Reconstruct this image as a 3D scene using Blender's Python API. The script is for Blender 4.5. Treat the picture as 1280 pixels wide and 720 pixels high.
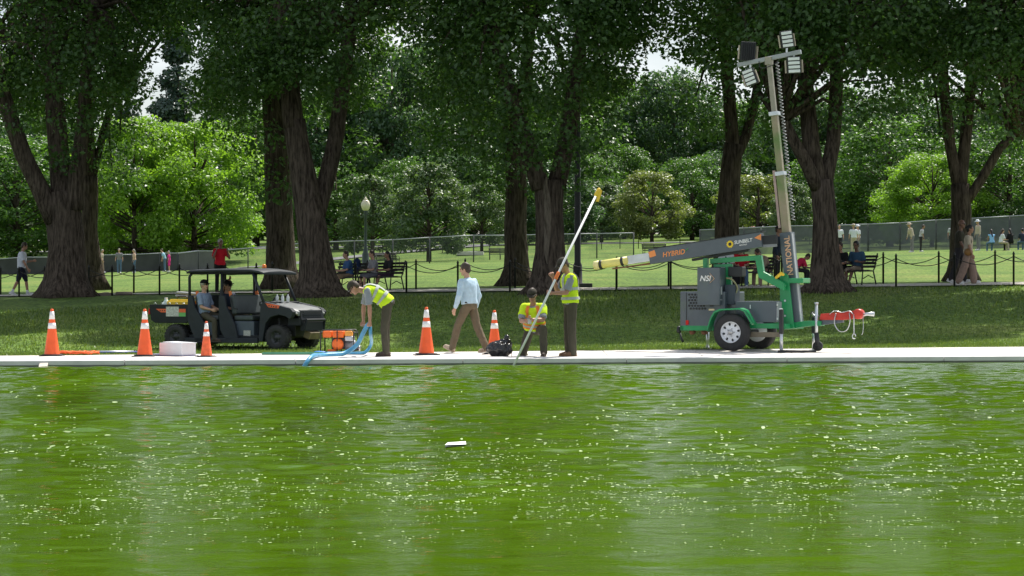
import bpy, bmesh, math, random
import numpy as np
from mathutils import Vector, Matrix, noise as mnoise
R = math.radians
random.seed(7); rng = np.random.default_rng(7)
scene = bpy.context.scene
col = scene.collection
for o in list(bpy.data.objects): bpy.data.objects.remove(o)

# ------------------------------------------------------------------ camera, sky, sun, exposure
F = 3300.0          # focal length in photo pixels (1280 wide)
CZ = 1.32           # eye height above the pool coping
cam_d = bpy.data.cameras.new('camera'); cam = bpy.data.objects.new('camera', cam_d); col.objects.link(cam)
cam.location = (0, 0, CZ); cam.rotation_euler = (R(90), 0, 0)
cam_d.sensor_width = 36.0; cam_d.lens = F / 1280 * 36.0
cam_d.clip_start = 0.1; cam_d.clip_end = 6000
scene.camera = cam

SUN_AZ, SUN_EL = 34.0, 58.0     # azimuth from +Y towards +X
world = bpy.data.worlds.new('World'); scene.world = world; world.use_nodes = True
nt = world.node_tree; nt.nodes.clear()
out = nt.nodes.new('ShaderNodeOutputWorld'); bg = nt.nodes.new('ShaderNodeBackground')
sky = nt.nodes.new('ShaderNodeTexSky'); sky.sky_type = 'NISHITA'; sky.sun_disc = False
sky.sun_elevation = R(SUN_EL); sky.sun_rotation = R(SUN_AZ); sky.air_density = 1.0; sky.dust_density = 1.5
tc = nt.nodes.new('ShaderNodeTexCoord'); mp = nt.nodes.new('ShaderNodeMapping'); mp.inputs['Scale'].default_value = (1.6, 1.6, 4.0)
cn = nt.nodes.new('ShaderNodeTexNoise'); cn.inputs['Scale'].default_value = 2.2; cn.inputs['Detail'].default_value = 7; cn.inputs['Roughness'].default_value = 0.55
cr = nt.nodes.new('ShaderNodeValToRGB'); cr.color_ramp.elements[0].position = 0.40; cr.color_ramp.elements[1].position = 0.62
mx = nt.nodes.new('ShaderNodeMix'); mx.data_type = 'RGBA'
mx.inputs['B'].default_value = (9.5, 9.8, 10.2, 1)
L = nt.links.new
L(tc.outputs['Generated'], mp.inputs['Vector']); L(mp.outputs[0], cn.inputs['Vector']); L(cn.outputs['Fac'], cr.inputs[0])
L(cr.outputs[0], mx.inputs['Factor']); L(sky.outputs[0], mx.inputs['A']); L(mx.outputs['Result'], bg.inputs['Color'])
bg.inputs['Strength'].default_value = 0.085
L(bg.outputs[0], out.inputs[0])

sd = bpy.data.lights.new('sun', 'SUN'); sd.energy = 5.0; sd.angle = R(0.5); sd.color = (1.0, 0.955, 0.88)
sun = bpy.data.objects.new('sun', sd); col.objects.link(sun)
to_sun = Vector((math.sin(R(SUN_AZ)) * math.cos(R(SUN_EL)), math.cos(R(SUN_AZ)) * math.cos(R(SUN_EL)), math.sin(R(SUN_EL))))
sun.rotation_euler = to_sun.to_track_quat('Z', 'Y').to_euler(); sun.location = (20, 20, 60)
vs = scene.view_settings; vs.view_transform = 'Standard'; vs.look = 'None'; vs.exposure = 0.5; vs.gamma = 1.0; vs.use_curve_mapping = False
scene.cycles.max_bounces = 6; scene.cycles.diffuse_bounces = 3; scene.cycles.glossy_bounces = 3
scene.cycles.transmission_bounces = 3; scene.cycles.transparent_max_bounces = 8
scene.cycles.use_denoising = True
scene.cycles.caustics_reflective = False; scene.cycles.caustics_refractive = False

# ------------------------------------------------------------------ materials
MATS = {}
def mat(name, c, rough=0.6, metal=0.0, var=0.12, vscale=6.0, bump=0.0, bscale=40.0, c2=None, spec=0.5, coat=0.0, detail=4, stretch=None, bdist=0.01):
    """principled material with a little uneven colour and relief"""
    if name in MATS: return MATS[name]
    m = bpy.data.materials.new(name); m.use_nodes = True; t = m.node_tree; n = t.nodes
    b = n['Principled BSDF']; b.inputs['Roughness'].default_value = rough; b.inputs['Metallic'].default_value = metal
    b.inputs['Specular IOR Level'].default_value = spec
    if coat: b.inputs['Coat Weight'].default_value = coat
    co = n.new('ShaderNodeTexCoord'); mp = n.new('ShaderNodeMapping'); t.links.new(co.outputs['Object'], mp.inputs['Vector'])
    if stretch: mp.inputs['Scale'].default_value = stretch
    nz = n.new('ShaderNodeTexNoise'); nz.inputs['Scale'].default_value = vscale; nz.inputs['Detail'].default_value = detail
    t.links.new(mp.outputs[0], nz.inputs['Vector'])
    rp = n.new('ShaderNodeValToRGB'); rp.color_ramp.elements[0].position = 0.3; rp.color_ramp.elements[1].position = 0.7
    a = tuple(max(0, x * (1 - var)) for x in c); d = tuple(min(1, x * (1 + var)) for x in (c2 or c))
    rp.color_ramp.elements[0].color = (*a, 1); rp.color_ramp.elements[1].color = (*d, 1)
    t.links.new(nz.outputs['Fac'], rp.inputs[0]); t.links.new(rp.outputs[0], b.inputs['Base Color'])
    if bump:
        n2 = n.new('ShaderNodeTexNoise'); n2.inputs['Scale'].default_value = bscale; n2.inputs['Detail'].default_value = 5
        t.links.new(mp.outputs[0], n2.inputs['Vector'])
        bp = n.new('ShaderNodeBump'); bp.inputs['Strength'].default_value = bump; bp.inputs['Distance'].default_value = bdist
        t.links.new(n2.outputs['Fac'], bp.inputs['Height']); t.links.new(bp.outputs[0], b.inputs['Normal'])
    MATS[name] = m
    return m

def leaf_mat(name, c1, c2, trans=0.35, tcol=None):
    if name in MATS: return MATS[name]
    m = bpy.data.materials.new(name); m.use_nodes = True; t = m.node_tree; n = t.nodes; n.clear()
    o = n.new('ShaderNodeOutputMaterial'); at = n.new('ShaderNodeAttribute'); at.attribute_name = 'leafv'
    rp = n.new('ShaderNodeValToRGB'); rp.color_ramp.elements[0].color = (*c1, 1); rp.color_ramp.elements[1].color = (*c2, 1)
    t.links.new(at.outputs['Fac'], rp.inputs[0])
    d = n.new('ShaderNodeBsdfPrincipled'); d.inputs['Roughness'].default_value = 0.42; d.inputs['Specular IOR Level'].default_value = 0.45
    t.links.new(rp.outputs[0], d.inputs['Base Color'])
    tr = n.new('ShaderNodeBsdfTranslucent')
    mu = n.new('ShaderNodeMix'); mu.data_type = 'RGBA'; mu.blend_type = 'MULTIPLY'; mu.inputs['Factor'].default_value = 1
    k = tcol or (2.0, 2.2, 0.8); mu.inputs['B'].default_value = (*k, 1)
    t.links.new(rp.outputs[0], mu.inputs['A']); t.links.new(mu.outputs['Result'], tr.inputs['Color'])
    ms = n.new('ShaderNodeMixShader'); ms.inputs[0].default_value = trans
    t.links.new(d.outputs[0], ms.inputs[1]); t.links.new(tr.outputs[0], ms.inputs[2]); t.links.new(ms.outputs[0], o.inputs[0])
    MATS[name] = m
    return m

# ------------------------------------------------------------------ mesh helpers
class MB:
    def __init__(s): s.v = []; s.f = []
    def add(s, vs, fs):
        b = len(s.v); s.v += [tuple(p) for p in vs]; s.f += [tuple(i + b for i in f) for f in fs]; return s
    def box(s, c, d, rot=None, taper=None):
        hx, hy, hz = d[0] / 2, d[1] / 2, d[2] / 2; vs = []
        for sx, sy, sz in ((-1,-1,-1),(1,-1,-1),(1,1,-1),(-1,1,-1),(-1,-1,1),(1,-1,1),(1,1,1),(-1,1,1)):
            k = 1.0 if (taper is None or sz < 0) else taper
            p = Vector((sx * hx * k, sy * hy * k, sz * hz))
            if rot is not None: p = rot @ p
            vs.append(p + Vector(c))
        return s.add(vs, [(0,3,2,1),(4,5,6,7),(0,1,5,4),(1,2,6,5),(2,3,7,6),(3,0,4,7)])
    def bar(s, p, q, w, h, up=(0, 0, 1)):
        p = Vector(p); q = Vector(q); d = (q - p); Ln = d.length; d.normalize()
        u = Vector(up)
        if abs(d.dot(u)) > 0.98: u = Vector((0, 1, 0))
        r = d.cross(u).normalized(); u = r.cross(d).normalized()
        M = Matrix((d, r, u)).transposed()
        return s.box((p + q) / 2, (Ln, w, h), M)
    def loft(s, rings, cap=True):
        n = len(rings[0]); vs = [p for r in rings for p in r]; fs = []
        for i in range(len(rings) - 1):
            for j in range(n):
                k = (j + 1) % n
                fs.append((i*n + j, i*n + k, (i+1)*n + k, (i+1)*n + j))
        if cap:
            fs.append(tuple(range(n - 1, -1, -1))); b = (len(rings) - 1) * n; fs.append(tuple(range(b, b + n)))
        return s.add(vs, fs)
    def tube(s, pts, r, n=8, cap=True):
        pts = [Vector(p) for p in pts]; m = len(pts)
        rs = r if isinstance(r, (list, tuple)) else [r] * m
        rings = []; prev = None
        for i, p in enumerate(pts):
            t = (pts[min(i + 1, m - 1)] - pts[max(i - 1, 0)])
            t = t.normalized() if t.length > 1e-9 else Vector((0, 0, 1))
            if prev is None:
                a = Vector((1, 0, 0)) if abs(t.x) < 0.8 else Vector((0, 1, 0)); a = (a - t * a.dot(t)).normalized()
            else:
                a = prev - t * prev.dot(t); a = a.normalized() if a.length > 1e-6 else prev
            prev = a; b = t.cross(a)
            rings.append([p + (a * math.cos(2*math.pi*j/n) + b * math.sin(2*math.pi*j/n)) * rs[i] for j in range(n)])
        return s.loft(rings, cap)
    def capsule(s, p, q, r1, r2, n=10):
        p = Vector(p); q = Vector(q); d = q - p
        d = d.normalized() if d.length > 1e-6 else Vector((0, 0, 1))
        pts = []; rs = []
        for a in (-80, -50, -25, 0): pts.append(p + d * (r1 * math.sin(R(a)))); rs.append(r1 * math.cos(R(a)))
        if (q - p).length > 1e-4: pts.append((p + q) / 2); rs.append((r1 + r2) / 2)
        for a in (0, 25, 50, 80): pts.append(q + d * (r2 * math.sin(R(a)) + 1e-4)); rs.append(r2 * math.cos(R(a)))
        return s.tube(pts, rs, n)
    def ell(s, c, r, rot=None, n=14, m=9):
        rings = []
        for i in range(m):
            a = -math.pi/2 + math.pi * (i + 0.35) / (m - 0.3); z = math.sin(a); k = math.cos(a); ring = []
            for j in range(n):
                p = Vector((r[0]*k*math.cos(2*math.pi*j/n), r[1]*k*math.sin(2*math.pi*j/n), r[2]*z))
                if rot is not None: p = rot @ p
                ring.append(p + Vector(c))
            rings.append(ring)
        return s.loft(rings)
    def prism(s, poly, y0, y1):
        n = len(poly); vs = [(u, y0, z) for u, z in poly] + [(u, y1, z) for u, z in poly]
        fs = [tuple(range(n)), tuple(range(2*n - 1, n - 1, -1))]
        fs += [((i + 1) % n, i, n + i, n + (i + 1) % n) for i in range(n)]
        return s.add(vs, fs)
    def lathe(s, prof, c=(0, 0, 0), axis='Z', n=24, cap=True):
        rings = []
        for r, z in prof:
            ring = []
            for j in range(n):
                a = 2*math.pi*j/n; x, y = max(r, 1e-4)*math.cos(a), max(r, 1e-4)*math.sin(a)
                p = {'Z': (x, y, z), 'Y': (x, z, y), 'X': (z, x, y)}[axis]
                ring.append(Vector(p) + Vector(c))
            rings.append(ring)
        return s.loft(rings, cap)
    def build(s, name, m, parent=None, smooth=False, bevel=0.0, loc=None, rot=None, fixn=True):
        me = bpy.data.meshes.new(name); me.from_pydata(s.v, [], s.f); me.validate()
        if fixn:
            bm = bmesh.new(); bm.from_mesh(me); bmesh.ops.recalc_face_normals(bm, faces=bm.faces); bm.to_mesh(me); bm.free()
        return obj(name, me, m, parent, smooth, bevel, loc, rot)

def obj(name, me, m, parent=None, smooth=False, bevel=0.0, loc=None, rot=None):
    o = bpy.data.objects.new(name, me); col.objects.link(o)
    if m is not None and not me.materials: me.materials.append(m)
    if smooth: me.polygons.foreach_set('use_smooth', [True] * len(me.polygons))
    if parent: o.parent = parent
    if loc is not None: o.location = loc
    if rot is not None: o.rotation_euler = rot
    if bevel:
        b = o.modifiers.new('bevel', 'BEVEL'); b.width = bevel; b.segments = 2; b.limit_method = 'ANGLE'; b.angle_limit = R(40)
    return o
def tag(o, label=None, cat=None, group=None, kind=None):
    if label: o['label'] = label
    if cat: o['category'] = cat
    if group: o['group'] = group
    if kind: o['kind'] = kind
    return o
def empty(name, loc=(0, 0, 0), rz=0.0):
    o = bpy.data.objects.new(name, None); col.objects.link(o); o.location = loc; o.rotation_euler = (0, 0, rz); o.empty_display_size = 0.2
    return o
def copy_tree(o, parent=None):
    c = o.copy(); col.objects.link(c); c.parent = parent
    for ch in [x for x in o.children]: copy_tree(ch, c)
    return c
def np_mesh(name, V, faces, attr=None, k=4):
    me = bpy.data.meshes.new(name); V = np.asarray(V, dtype=np.float32); faces = np.asarray(faces, dtype=np.int32)
    me.vertices.add(len(V)); me.vertices.foreach_set('co', V.ravel())
    nf = len(faces); me.loops.add(nf * k); me.loops.foreach_set('vertex_index', faces.ravel())
    me.polygons.add(nf); me.polygons.foreach_set('loop_start', np.arange(0, nf * k, k, dtype=np.int32))
    me.update(calc_edges=True)
    if attr is not None:
        a = me.attributes.new('leafv', 'FLOAT', 'FACE'); a.data.foreach_set('value', np.asarray(attr, dtype=np.float32))
    return me
def text_part(s, size, m, parent, loc, rot, name='lettering', shear=0.0, thick=0.002, sx=1.0):
    cu = bpy.data.curves.new(name, 'FONT'); cu.body = s; cu.size = size; cu.extrude = thick; cu.shear = shear; cu.offset = 0.004 * size / 0.1 * 0.4
    cu.align_x = 'CENTER'; cu.align_y = 'CENTER'
    t = bpy.data.objects.new('tmp_text', cu); col.objects.link(t)
    dg = bpy.context.evaluated_depsgraph_get(); me = bpy.data.meshes.new_from_object(t.evaluated_get(dg))
    bpy.data.objects.remove(t); bpy.data.curves.remove(cu)
    me.materials.clear()
    o = obj(name, me, m, parent); o.location = loc; o.rotation_euler = rot; o.scale = (sx, 1, 1)
    return o

# ------------------------------------------------------------------ the lie of the land (metres; pool edge about 49 m away)
def wx(px, Y): return (px - 640.0) / F * Y
def W(px, py, Y): return Vector((wx(px, Y), Y, CZ + (360.0 - py) / F * Y))
def Yc(x): return 48.95 + 0.172 * x            # near edge of the coping
def Yb(x): return Yc(x) + 3.75 + 0.03 * x      # back edge of the walk
def zb(x): return 0.05 + 0.004 * x
def zwalk(x, Y): return zb(x) * min(1.2, max(0.0, (Y - Yc(x)) / (Yb(x) - Yc(x))))
def walkpt(px, py):
    Y = 51.0
    for _ in range(12): Y = F * (CZ - zwalk(wx(px, Y), Y)) / (py - 360.0)
    x = wx(px, Y); return Vector((x, Y, zwalk(x, Y)))
_LT = [(40,0.02),(51,0.02),(55,-0.10),(59,-0.16),(66,0.2),(83,1.0),(87,1.03),(96,1.26),(150,1.75),(215,2.3),(250,4.5),(400,9),(1200,20)]
_RT = [(40,0.09),(53.5,0.09),(58,0.17),(64,0.52),(74,1.36),(78,1.5),(88,1.72),(120,2.55),(165,3.87),(250,6.0),(400,10),(1200,21)]
_ys = np.concatenate([np.arange(40, 130, 0.5), np.arange(130, 420, 2.0), np.arange(420, 1201, 20)])
def _smooth(tab):
    z = np.interp(_ys, [a for a, b in tab], [b for a, b in tab]); k = np.array([1, 2, 3, 2, 1]) / 9.0
    zp = np.pad(z, 2, mode='edge'); return np.convolve(zp, k, 'valid')
_LZ, _RZ = _smooth(_LT), _smooth(_RT)
def zter(x, Y):
    t = np.clip((x / Y * F + 640.0) / 1280.0, -0.5, 1.5)
    return (1 - t) * np.interp(Y, _ys, _LZ) + t * np.interp(Y, _ys, _RZ)
def G(px, Y): x = wx(px, Y); return Vector((x, Y, float(zter(x, Y))))
def Ypath(x): return 87.0 - 0.348 * (x + 16.9)
def ppath(px, off=0.0):
    Y = 82.0
    for _ in range(15): Y = Ypath(wx(px, Y)) + off
    return G(px, Y)
# ------------------------------------------------------------------ setting: water, coping, walk, lawn, path, road
ZW = -0.10
def water_mat():
    m = bpy.data.materials.new('algae_water'); m.use_nodes = True; t = m.node_tree; n = t.nodes; n.clear()
    o = n.new('ShaderNodeOutputMaterial'); g = n.new('ShaderNodeNewGeometry'); lk = t.links.new
    def noise(sx, sy, detail=2, rough=0.5):
        mp = n.new('ShaderNodeMapping'); mp.inputs['Scale'].default_value = (sx, sy, 1); lk(g.outputs['Position'], mp.inputs['Vector'])
        z = n.new('ShaderNodeTexNoise'); z.inputs['Scale'].default_value = 1.0; z.inputs['Detail'].default_value = detail; z.inputs['Roughness'].default_value = rough
        lk(mp.outputs[0], z.inputs['Vector']); return z.outputs['Fac']
    def mul(x, k):
        q = n.new('ShaderNodeMath'); q.operation = 'MULTIPLY'; q.inputs[1].default_value = k; lk(x, q.inputs[0]); return q.outputs[0]
    def add(x, y):
        q = n.new('ShaderNodeMath'); q.operation = 'ADD'; lk(x, q.inputs[0]); lk(y, q.inputs[1]); return q.outputs[0]
    rp = n.new('ShaderNodeValToRGB'); rp.color_ramp.elements[0].position = 0.32; rp.color_ramp.elements[1].position = 0.68
    rp.color_ramp.elements[0].color = (0.050, 0.104, 0.0006, 1); rp.color_ramp.elements[1].color = (0.074, 0.148, 0.0008, 1)
    lk(noise(0.12, 0.10, 4), rp.inputs[0])
    hgt = add(mul(noise(14.0, 22.0, 3, .6), 0.0030), mul(noise(5.0, 8.0, 2), 0.004))
    bp = n.new('ShaderNodeBump'); bp.inputs['Strength'].default_value = 1.0; bp.inputs['Distance'].default_value = 1.0; lk(hgt, bp.inputs['Height'])
    d = n.new('ShaderNodeBsdfDiffuse'); lk(rp.outputs[0], d.inputs['Color'])
    gl = n.new('ShaderNodeBsdfGlossy'); gl.inputs['Roughness'].default_value = 0.04; lk(bp.outputs[0], gl.inputs['Normal'])
    fr = n.new('ShaderNodeFresnel'); fr.inputs['IOR'].default_value = 1.333; lk(bp.outputs[0], fr.inputs['Normal'])
    ms = n.new('ShaderNodeMixShader'); lk(mul(fr.outputs[0], 0.92), ms.inputs[0]); lk(d.outputs[0], ms.inputs[1]); lk(gl.outputs[0], ms.inputs[2]); lk(ms.outputs[0], o.inputs[0])
    return m
M_water = water_mat()
# the rippled surface is real geometry: many small wind waves, calmer in drifting patches
_wr = np.random.default_rng(19); NW = 44
_lam = np.exp(_wr.uniform(np.log(0.19), np.log(1.05), NW)); _dir = _wr.normal(np.radians(78), 0.55, NW); _ph = _wr.uniform(0, 6.28, NW)
_kx, _ky = 2*np.pi/_lam*np.cos(_dir), 2*np.pi/_lam*np.sin(_dir); _am = 0.082 * math.sqrt(2.0 / NW) * _lam / (2*np.pi)
_cx, _cy, _cp = _wr.uniform(-.22, .22, 6), _wr.uniform(.10, .45, 6), _wr.uniform(0, 6.28, 6)
def wave_z(X, Y):
    z = np.zeros_like(X)
    for i in range(NW): z += _am[i] * np.sin(_kx[i] * X + _ky[i] * Y + _ph[i])
    c = np.zeros_like(X)
    for i in range(6): c += np.sin(_cx[i] * X + _cy[i] * Y + _cp[i])
    return ZW + z * np.clip(1.0 + 0.22 * c, 0.45, 1.7)
NC, NR = 380, 640
uu = np.linspace(0, 1, NR); tt = np.linspace(-0.30, 1.30, NC)
y0w = 9.0; Yr = y0w + (1.0 - y0w / 48.0) * 48.0 * uu ** 1.05
xs_ = (tt[None, :] * 1280 - 640) / F * np.maximum(Yr[:, None], 1.0); ed = Yc(xs_) + 0.02
Yg_ = y0w + (ed - y0w) * (uu ** 1.05)[:, None]
Vw = np.stack([xs_, Yg_, wave_z(xs_, Yg_)], -1).reshape(-1, 3); iw = np.arange(NR * NC).reshape(NR, NC)
Fw_ = np.stack([iw[:-1, :-1], iw[:-1, 1:], iw[1:, 1:], iw[1:, :-1]], -1).reshape(-1, 4)
wo = tag(obj('water', np_mesh('water', Vw, Fw_), M_water, smooth=True), 'bright green algae clouded water of the pool', 'water', kind='structure')
wm = MB(); wm.add([(-90, -3, ZW - .12), (90, -3, ZW - .12), (90, Yc(90) + 0.3, ZW - .12), (-90, Yc(-90) + 0.3, ZW - .12)], [(0, 1, 2, 3)]); wm.build('outer_water', M_water, wo)

# coping of pale granite blocks, each its own stone
M_gran = mat('granite', (0.62, 0.61, 0.60), 0.75, var=0.10, vscale=3, bump=0.25, bscale=120)
M_wet = mat('wet_granite', (0.13, 0.13, 0.12), 0.35, var=0.25, vscale=4)
M_conc = mat('walk_concrete', (0.66, 0.62, 0.57), 0.85, var=0.06, vscale=1.2, bump=0.2, bscale=90)
M_joint = mat('joint', (0.30, 0.28, 0.26), 0.9)
dirx = Vector((1, 0.172, 0)).normalized(); nrm = Vector((-dirx.y, dirx.x, 0))
base = MB(); xs = np.arange(-40, 40.1, 4)
base.add([(x, Yc(x) + 0.03, -0.7) for x in xs] + [(x, Yc(x) + 0.03, -0.03) for x in xs] + [(x, Yb(x) + 0.2, zb(x) - 0.03) for x in xs],
         [(i, i + 1, len(xs) + i + 1, len(xs) + i) for i in range(len(xs) - 1)] + [(len(xs) + i, len(xs) + i + 1, 2*len(xs) + i + 1, 2*len(xs) + i) for i in range(len(xs) - 1)])
o_base = tag(base.build('pool_edge', M_joint, fixn=False), 'pale stone edge and paved walk along the pool', 'paving', kind='structure')
CW = 0.95
step = 3.05; k0 = -9
for k in range(-9, 10):
    xa = k * step - 0.9; xb = xa + step - 0.012
    q = []
    for x, e in ((xa, 0), (xb, 0), (xb, CW), (xa, CW)):
        p = Vector((x, Yc(x), 0)) + nrm * e; p.z = zwalk(p.x, p.y) + 0.012; q.append(p)
    lo = [Vector((p.x, p.y, -0.075)) for p in q]
    mb = MB(); mb.add(lo + q, [(0,3,2,1),(4,5,6,7),(0,1,5,4),(1,2,6,5),(2,3,7,6),(3,0,4,7)])
    mb.build('coping_stone', M_gran, o_base, bevel=0.012)
    lo = [Vector((p.x, p.y, -0.45)) + nrm * 0.012 for p in q[:2]] + [Vector((p.x, p.y, -0.45)) for p in q[2:]]
    hi = [Vector((p.x, p.y, -0.0752)) for p in lo]
    mb = MB(); mb.add(lo + hi, [(0,1,5,4),(1,2,6,5),(2,3,7,6),(3,0,4,7)]); mb.build('wet_stone', M_wet, o_base)
for k in range(-17, 18):
    xa = k * 1.83; xb = xa + 1.83 - 0.012; q = []
    for x, back in ((xa, 0), (xb, 0), (xb, 1), (xa, 1)):
        if back: p = Vector((x, Yb(x), 0))
        else: p = Vector((x, Yc(x) + CW / math.cos(math.atan(0.172)) + 0.014, 0))
        p.z = zwalk(p.x, p.y) + 0.008; q.append(p)
    lo = [Vector((p.x, p.y, p.z - 0.12)) for p in q]
    mb = MB(); mb.add(lo + q, [(0,3,2,1),(4,5,6,7),(0,1,5,4),(1,2,6,5),(2,3,7,6),(3,0,4,7)]); mb.build('walk_slab', M_conc, o_base, bevel=0.006)

# lawn: one sheet out to the horizon
def lawn_mat():
    m = bpy.data.materials.new('lawn_grass'); m.use_nodes = True; t = m.node_tree; n = t.nodes; b = n['Principled BSDF']
    b.inputs['Roughness'].default_value = 0.9; b.inputs['Specular IOR Level'].default_value = 0.15
    g = n.new('ShaderNodeNewGeometry')
    def noise(scale, detail, sc=(1, 1, 1)):
        mp = n.new('ShaderNodeMapping'); mp.inputs['Scale'].default_value = sc; t.links.new(g.outputs['Position'], mp.inputs['Vector'])
        z = n.new('ShaderNodeTexNoise'); z.inputs['Scale'].default_value = scale; z.inputs['Detail'].default_value = detail
        t.links.new(mp.outputs[0], z.inputs['Vector']); return z
    a = noise(0.35, 6, (1, 0.5, 1)); f = noise(9.0, 6, (1, 0.35, 1))
    r1 = n.new('ShaderNodeValToRGB'); e = r1.color_ramp.elements
    e[0].position = 0.25; e[0].color = (0.056, 0.110, 0.020, 1); e[1].position = 0.75; e[1].color = (0.165, 0.205, 0.052, 1)
    x = r1.color_ramp.elements.new(0.5); x.color = (0.098, 0.168, 0.030, 1)
    t.links.new(a.outputs['Fac'], r1.inputs[0])
    r2 = n.new('ShaderNodeValToRGB'); e = r2.color_ramp.elements
    e[0].position = 0.3; e[0].color = (0.42, 0.46, 0.46, 1); e[1].position = 0.72; e[1].color = (1.62, 1.52, 1.35, 1)
    t.links.new(f.outputs['Fac'], r2.inputs[0])
    mu = n.new('ShaderNodeMix'); mu.data_type = 'RGBA'; mu.blend_type = 'MULTIPLY'; mu.inputs['Factor'].default_value = 1
    t.links.new(r1.outputs[0], mu.inputs['A']); t.links.new(r2.outputs[0], mu.inputs['B']); t.links.new(mu.outputs['Result'], b.inputs['Base Color'])
    bp = n.new('ShaderNodeBump'); bp.inputs['Strength'].default_value = 0.9; bp.inputs['Distance'].default_value = 0.07
    t.links.new(f.outputs['Fac'], bp.inputs['Height']); t.links.new(bp.outputs[0], b.inputs['Normal'])
    return m
M_lawn = lawn_mat()
ts = np.linspace(-1.4, 2.4, 90); ss = np.concatenate([np.linspace(0, 1, 70) ** 1.0 * 50, np.linspace(51, 160, 40), np.linspace(170, 1100, 30)])
V = []; nt_ = len(ts)
for s_ in ss:
    for t_ in ts:
        x = (t_ * 1280 - 640) / F * 52.0; yb = Yb(x)      # first row follows the walk
        Y = yb + s_; x2 = x + (x / 52.0) * s_
        z = float(zter(x2, Y)); w = min(1.0, s_ / 3.0)
        if s_ < 3.0: z = (zb(x) + 0.012) * (1 - w) + z * w
        z += 0.03 * mnoise.noise((x2 * 0.25, Y * 0.12, 0)) * w
        V.append((x2, Y, z))
nr = len(ss); idx = np.arange(nr * nt_).reshape(nr, nt_)
Fq = np.stack([idx[:-1, :-1], idx[:-1, 1:], idx[1:, 1:], idx[1:, :-1]], -1).reshape(-1, 4)
me = np_mesh('lawn', V, Fq); tag(obj('lawn', me, M_lawn, smooth=True), 'wide mown lawn under and beyond the trees', 'lawn', kind='structure')

M_path = mat('path_gravel', (0.56, 0.52, 0.45), 0.95, var=0.15, vscale=2, bump=0.3, bscale=30)
M_road = mat('asphalt', (0.16, 0.16, 0.165), 0.9, var=0.12, vscale=1)
def strip(name, f, w, x0, x1, m, lift, dx=1.5, label=None):
    v = []; xs = np.arange(x0, x1, dx)
    for x in xs:
        y = f(x)
        for k in (-0.5, 0.0, 0.5):
            v.append((x, y + k * w, float(zter(x, y + k * w)) + lift))
    n = len(xs); fs = []
    for i in range(n - 1):
        for j in range(2): a = i * 3 + j; fs.append((a, a + 3, a + 4, a + 1))
    mb = MB(); mb.add(v, fs); o = mb.build(name, m, fixn=False)
    return tag(o, label, name.replace('_', ' '), kind='structure')
strip('path', Ypath, 2.3, -45, 45, M_path, 0.035, label='pale gravel walk running between the rows of big trees')
strip('road', lambda x: 262 + 0.02 * x, 7.0, -70, 140, M_road, 0.06, 6, label='grey asphalt road crossing the far lawn')
strip('paved_path', lambda x: 215 + (x + 20) * 2.4, 6.0, -22, 0, M_road, 0.05, 1.5, label='grey asphalt path slanting across the far lawn')

# grass blades along the sunny strip behind the walk
nb = 150000
bx = rng.uniform(-17, 17.5, nb); d = np.where(rng.random(nb) < .45, rng.exponential(2.2, nb), rng.uniform(0, 26, nb)); bx_y = np.array([Yb(x) for x in bx])
keep = (d < 26) & (bx_y + d < Ypath(bx) - 1.6); bx, d, bx_y = bx[keep], d[keep], bx_y[keep]; nb = len(bx)
Yg = bx_y + d - 0.05; w_ = np.minimum(1, d / 3.0)
zg = (zb(bx) + 0.012) * (1 - w_) + zter(bx, Yg) * w_ - 0.01
hh = rng.uniform(0.03, 0.07, nb) * (1 + d * .03); an = rng.uniform(0, 2*np.pi, nb); lean = rng.normal(0, 0.025, (nb, 2)); wd = rng.uniform(0.005, 0.010, nb) * (1 + d * .10)
P = np.stack([bx, Yg, zg], -1); dx_ = np.stack([np.cos(an) * wd, np.sin(an) * wd, np.zeros(nb)], -1)
tip = P + np.stack([lean[:, 0], lean[:, 1], hh], -1)
Vg = np.stack([P - dx_, P + dx_, tip], 1).reshape(-1, 3); Fg = np.arange(nb * 3).reshape(-1, 3)
M_blade = leaf_mat('grass_blade', (0.055, 0.105, 0.02), (0.165, 0.205, 0.055), 0.3)
tag(obj('grass', np_mesh('grass', Vg, Fg, rng.random(nb), 3), M_blade), 'short grass blades of the lawn behind the paved walk', 'grass', kind='stuff')

# flat flecks laid on the water, their pale colour imitating sky glints
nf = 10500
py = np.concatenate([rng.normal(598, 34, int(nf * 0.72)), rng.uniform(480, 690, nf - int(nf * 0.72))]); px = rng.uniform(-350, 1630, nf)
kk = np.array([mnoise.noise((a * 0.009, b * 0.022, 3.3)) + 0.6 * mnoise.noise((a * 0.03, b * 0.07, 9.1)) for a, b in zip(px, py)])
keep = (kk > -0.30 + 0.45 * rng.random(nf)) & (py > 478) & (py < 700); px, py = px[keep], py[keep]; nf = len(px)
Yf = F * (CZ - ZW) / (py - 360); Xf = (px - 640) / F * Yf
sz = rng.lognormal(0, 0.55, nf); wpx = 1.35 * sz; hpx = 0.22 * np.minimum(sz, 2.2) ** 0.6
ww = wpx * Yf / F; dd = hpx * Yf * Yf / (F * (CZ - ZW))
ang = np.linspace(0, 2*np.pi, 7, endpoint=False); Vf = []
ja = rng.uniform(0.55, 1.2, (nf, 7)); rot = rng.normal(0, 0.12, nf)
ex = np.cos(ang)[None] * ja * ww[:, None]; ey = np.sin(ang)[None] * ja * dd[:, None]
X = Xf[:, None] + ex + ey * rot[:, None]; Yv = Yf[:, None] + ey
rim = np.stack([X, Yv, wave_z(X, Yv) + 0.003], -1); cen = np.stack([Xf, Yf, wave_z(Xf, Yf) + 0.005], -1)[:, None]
Vf = np.concatenate([rim, cen], 1).reshape(-1, 3); bs = (np.arange(nf) * 8)[:, None]
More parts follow.
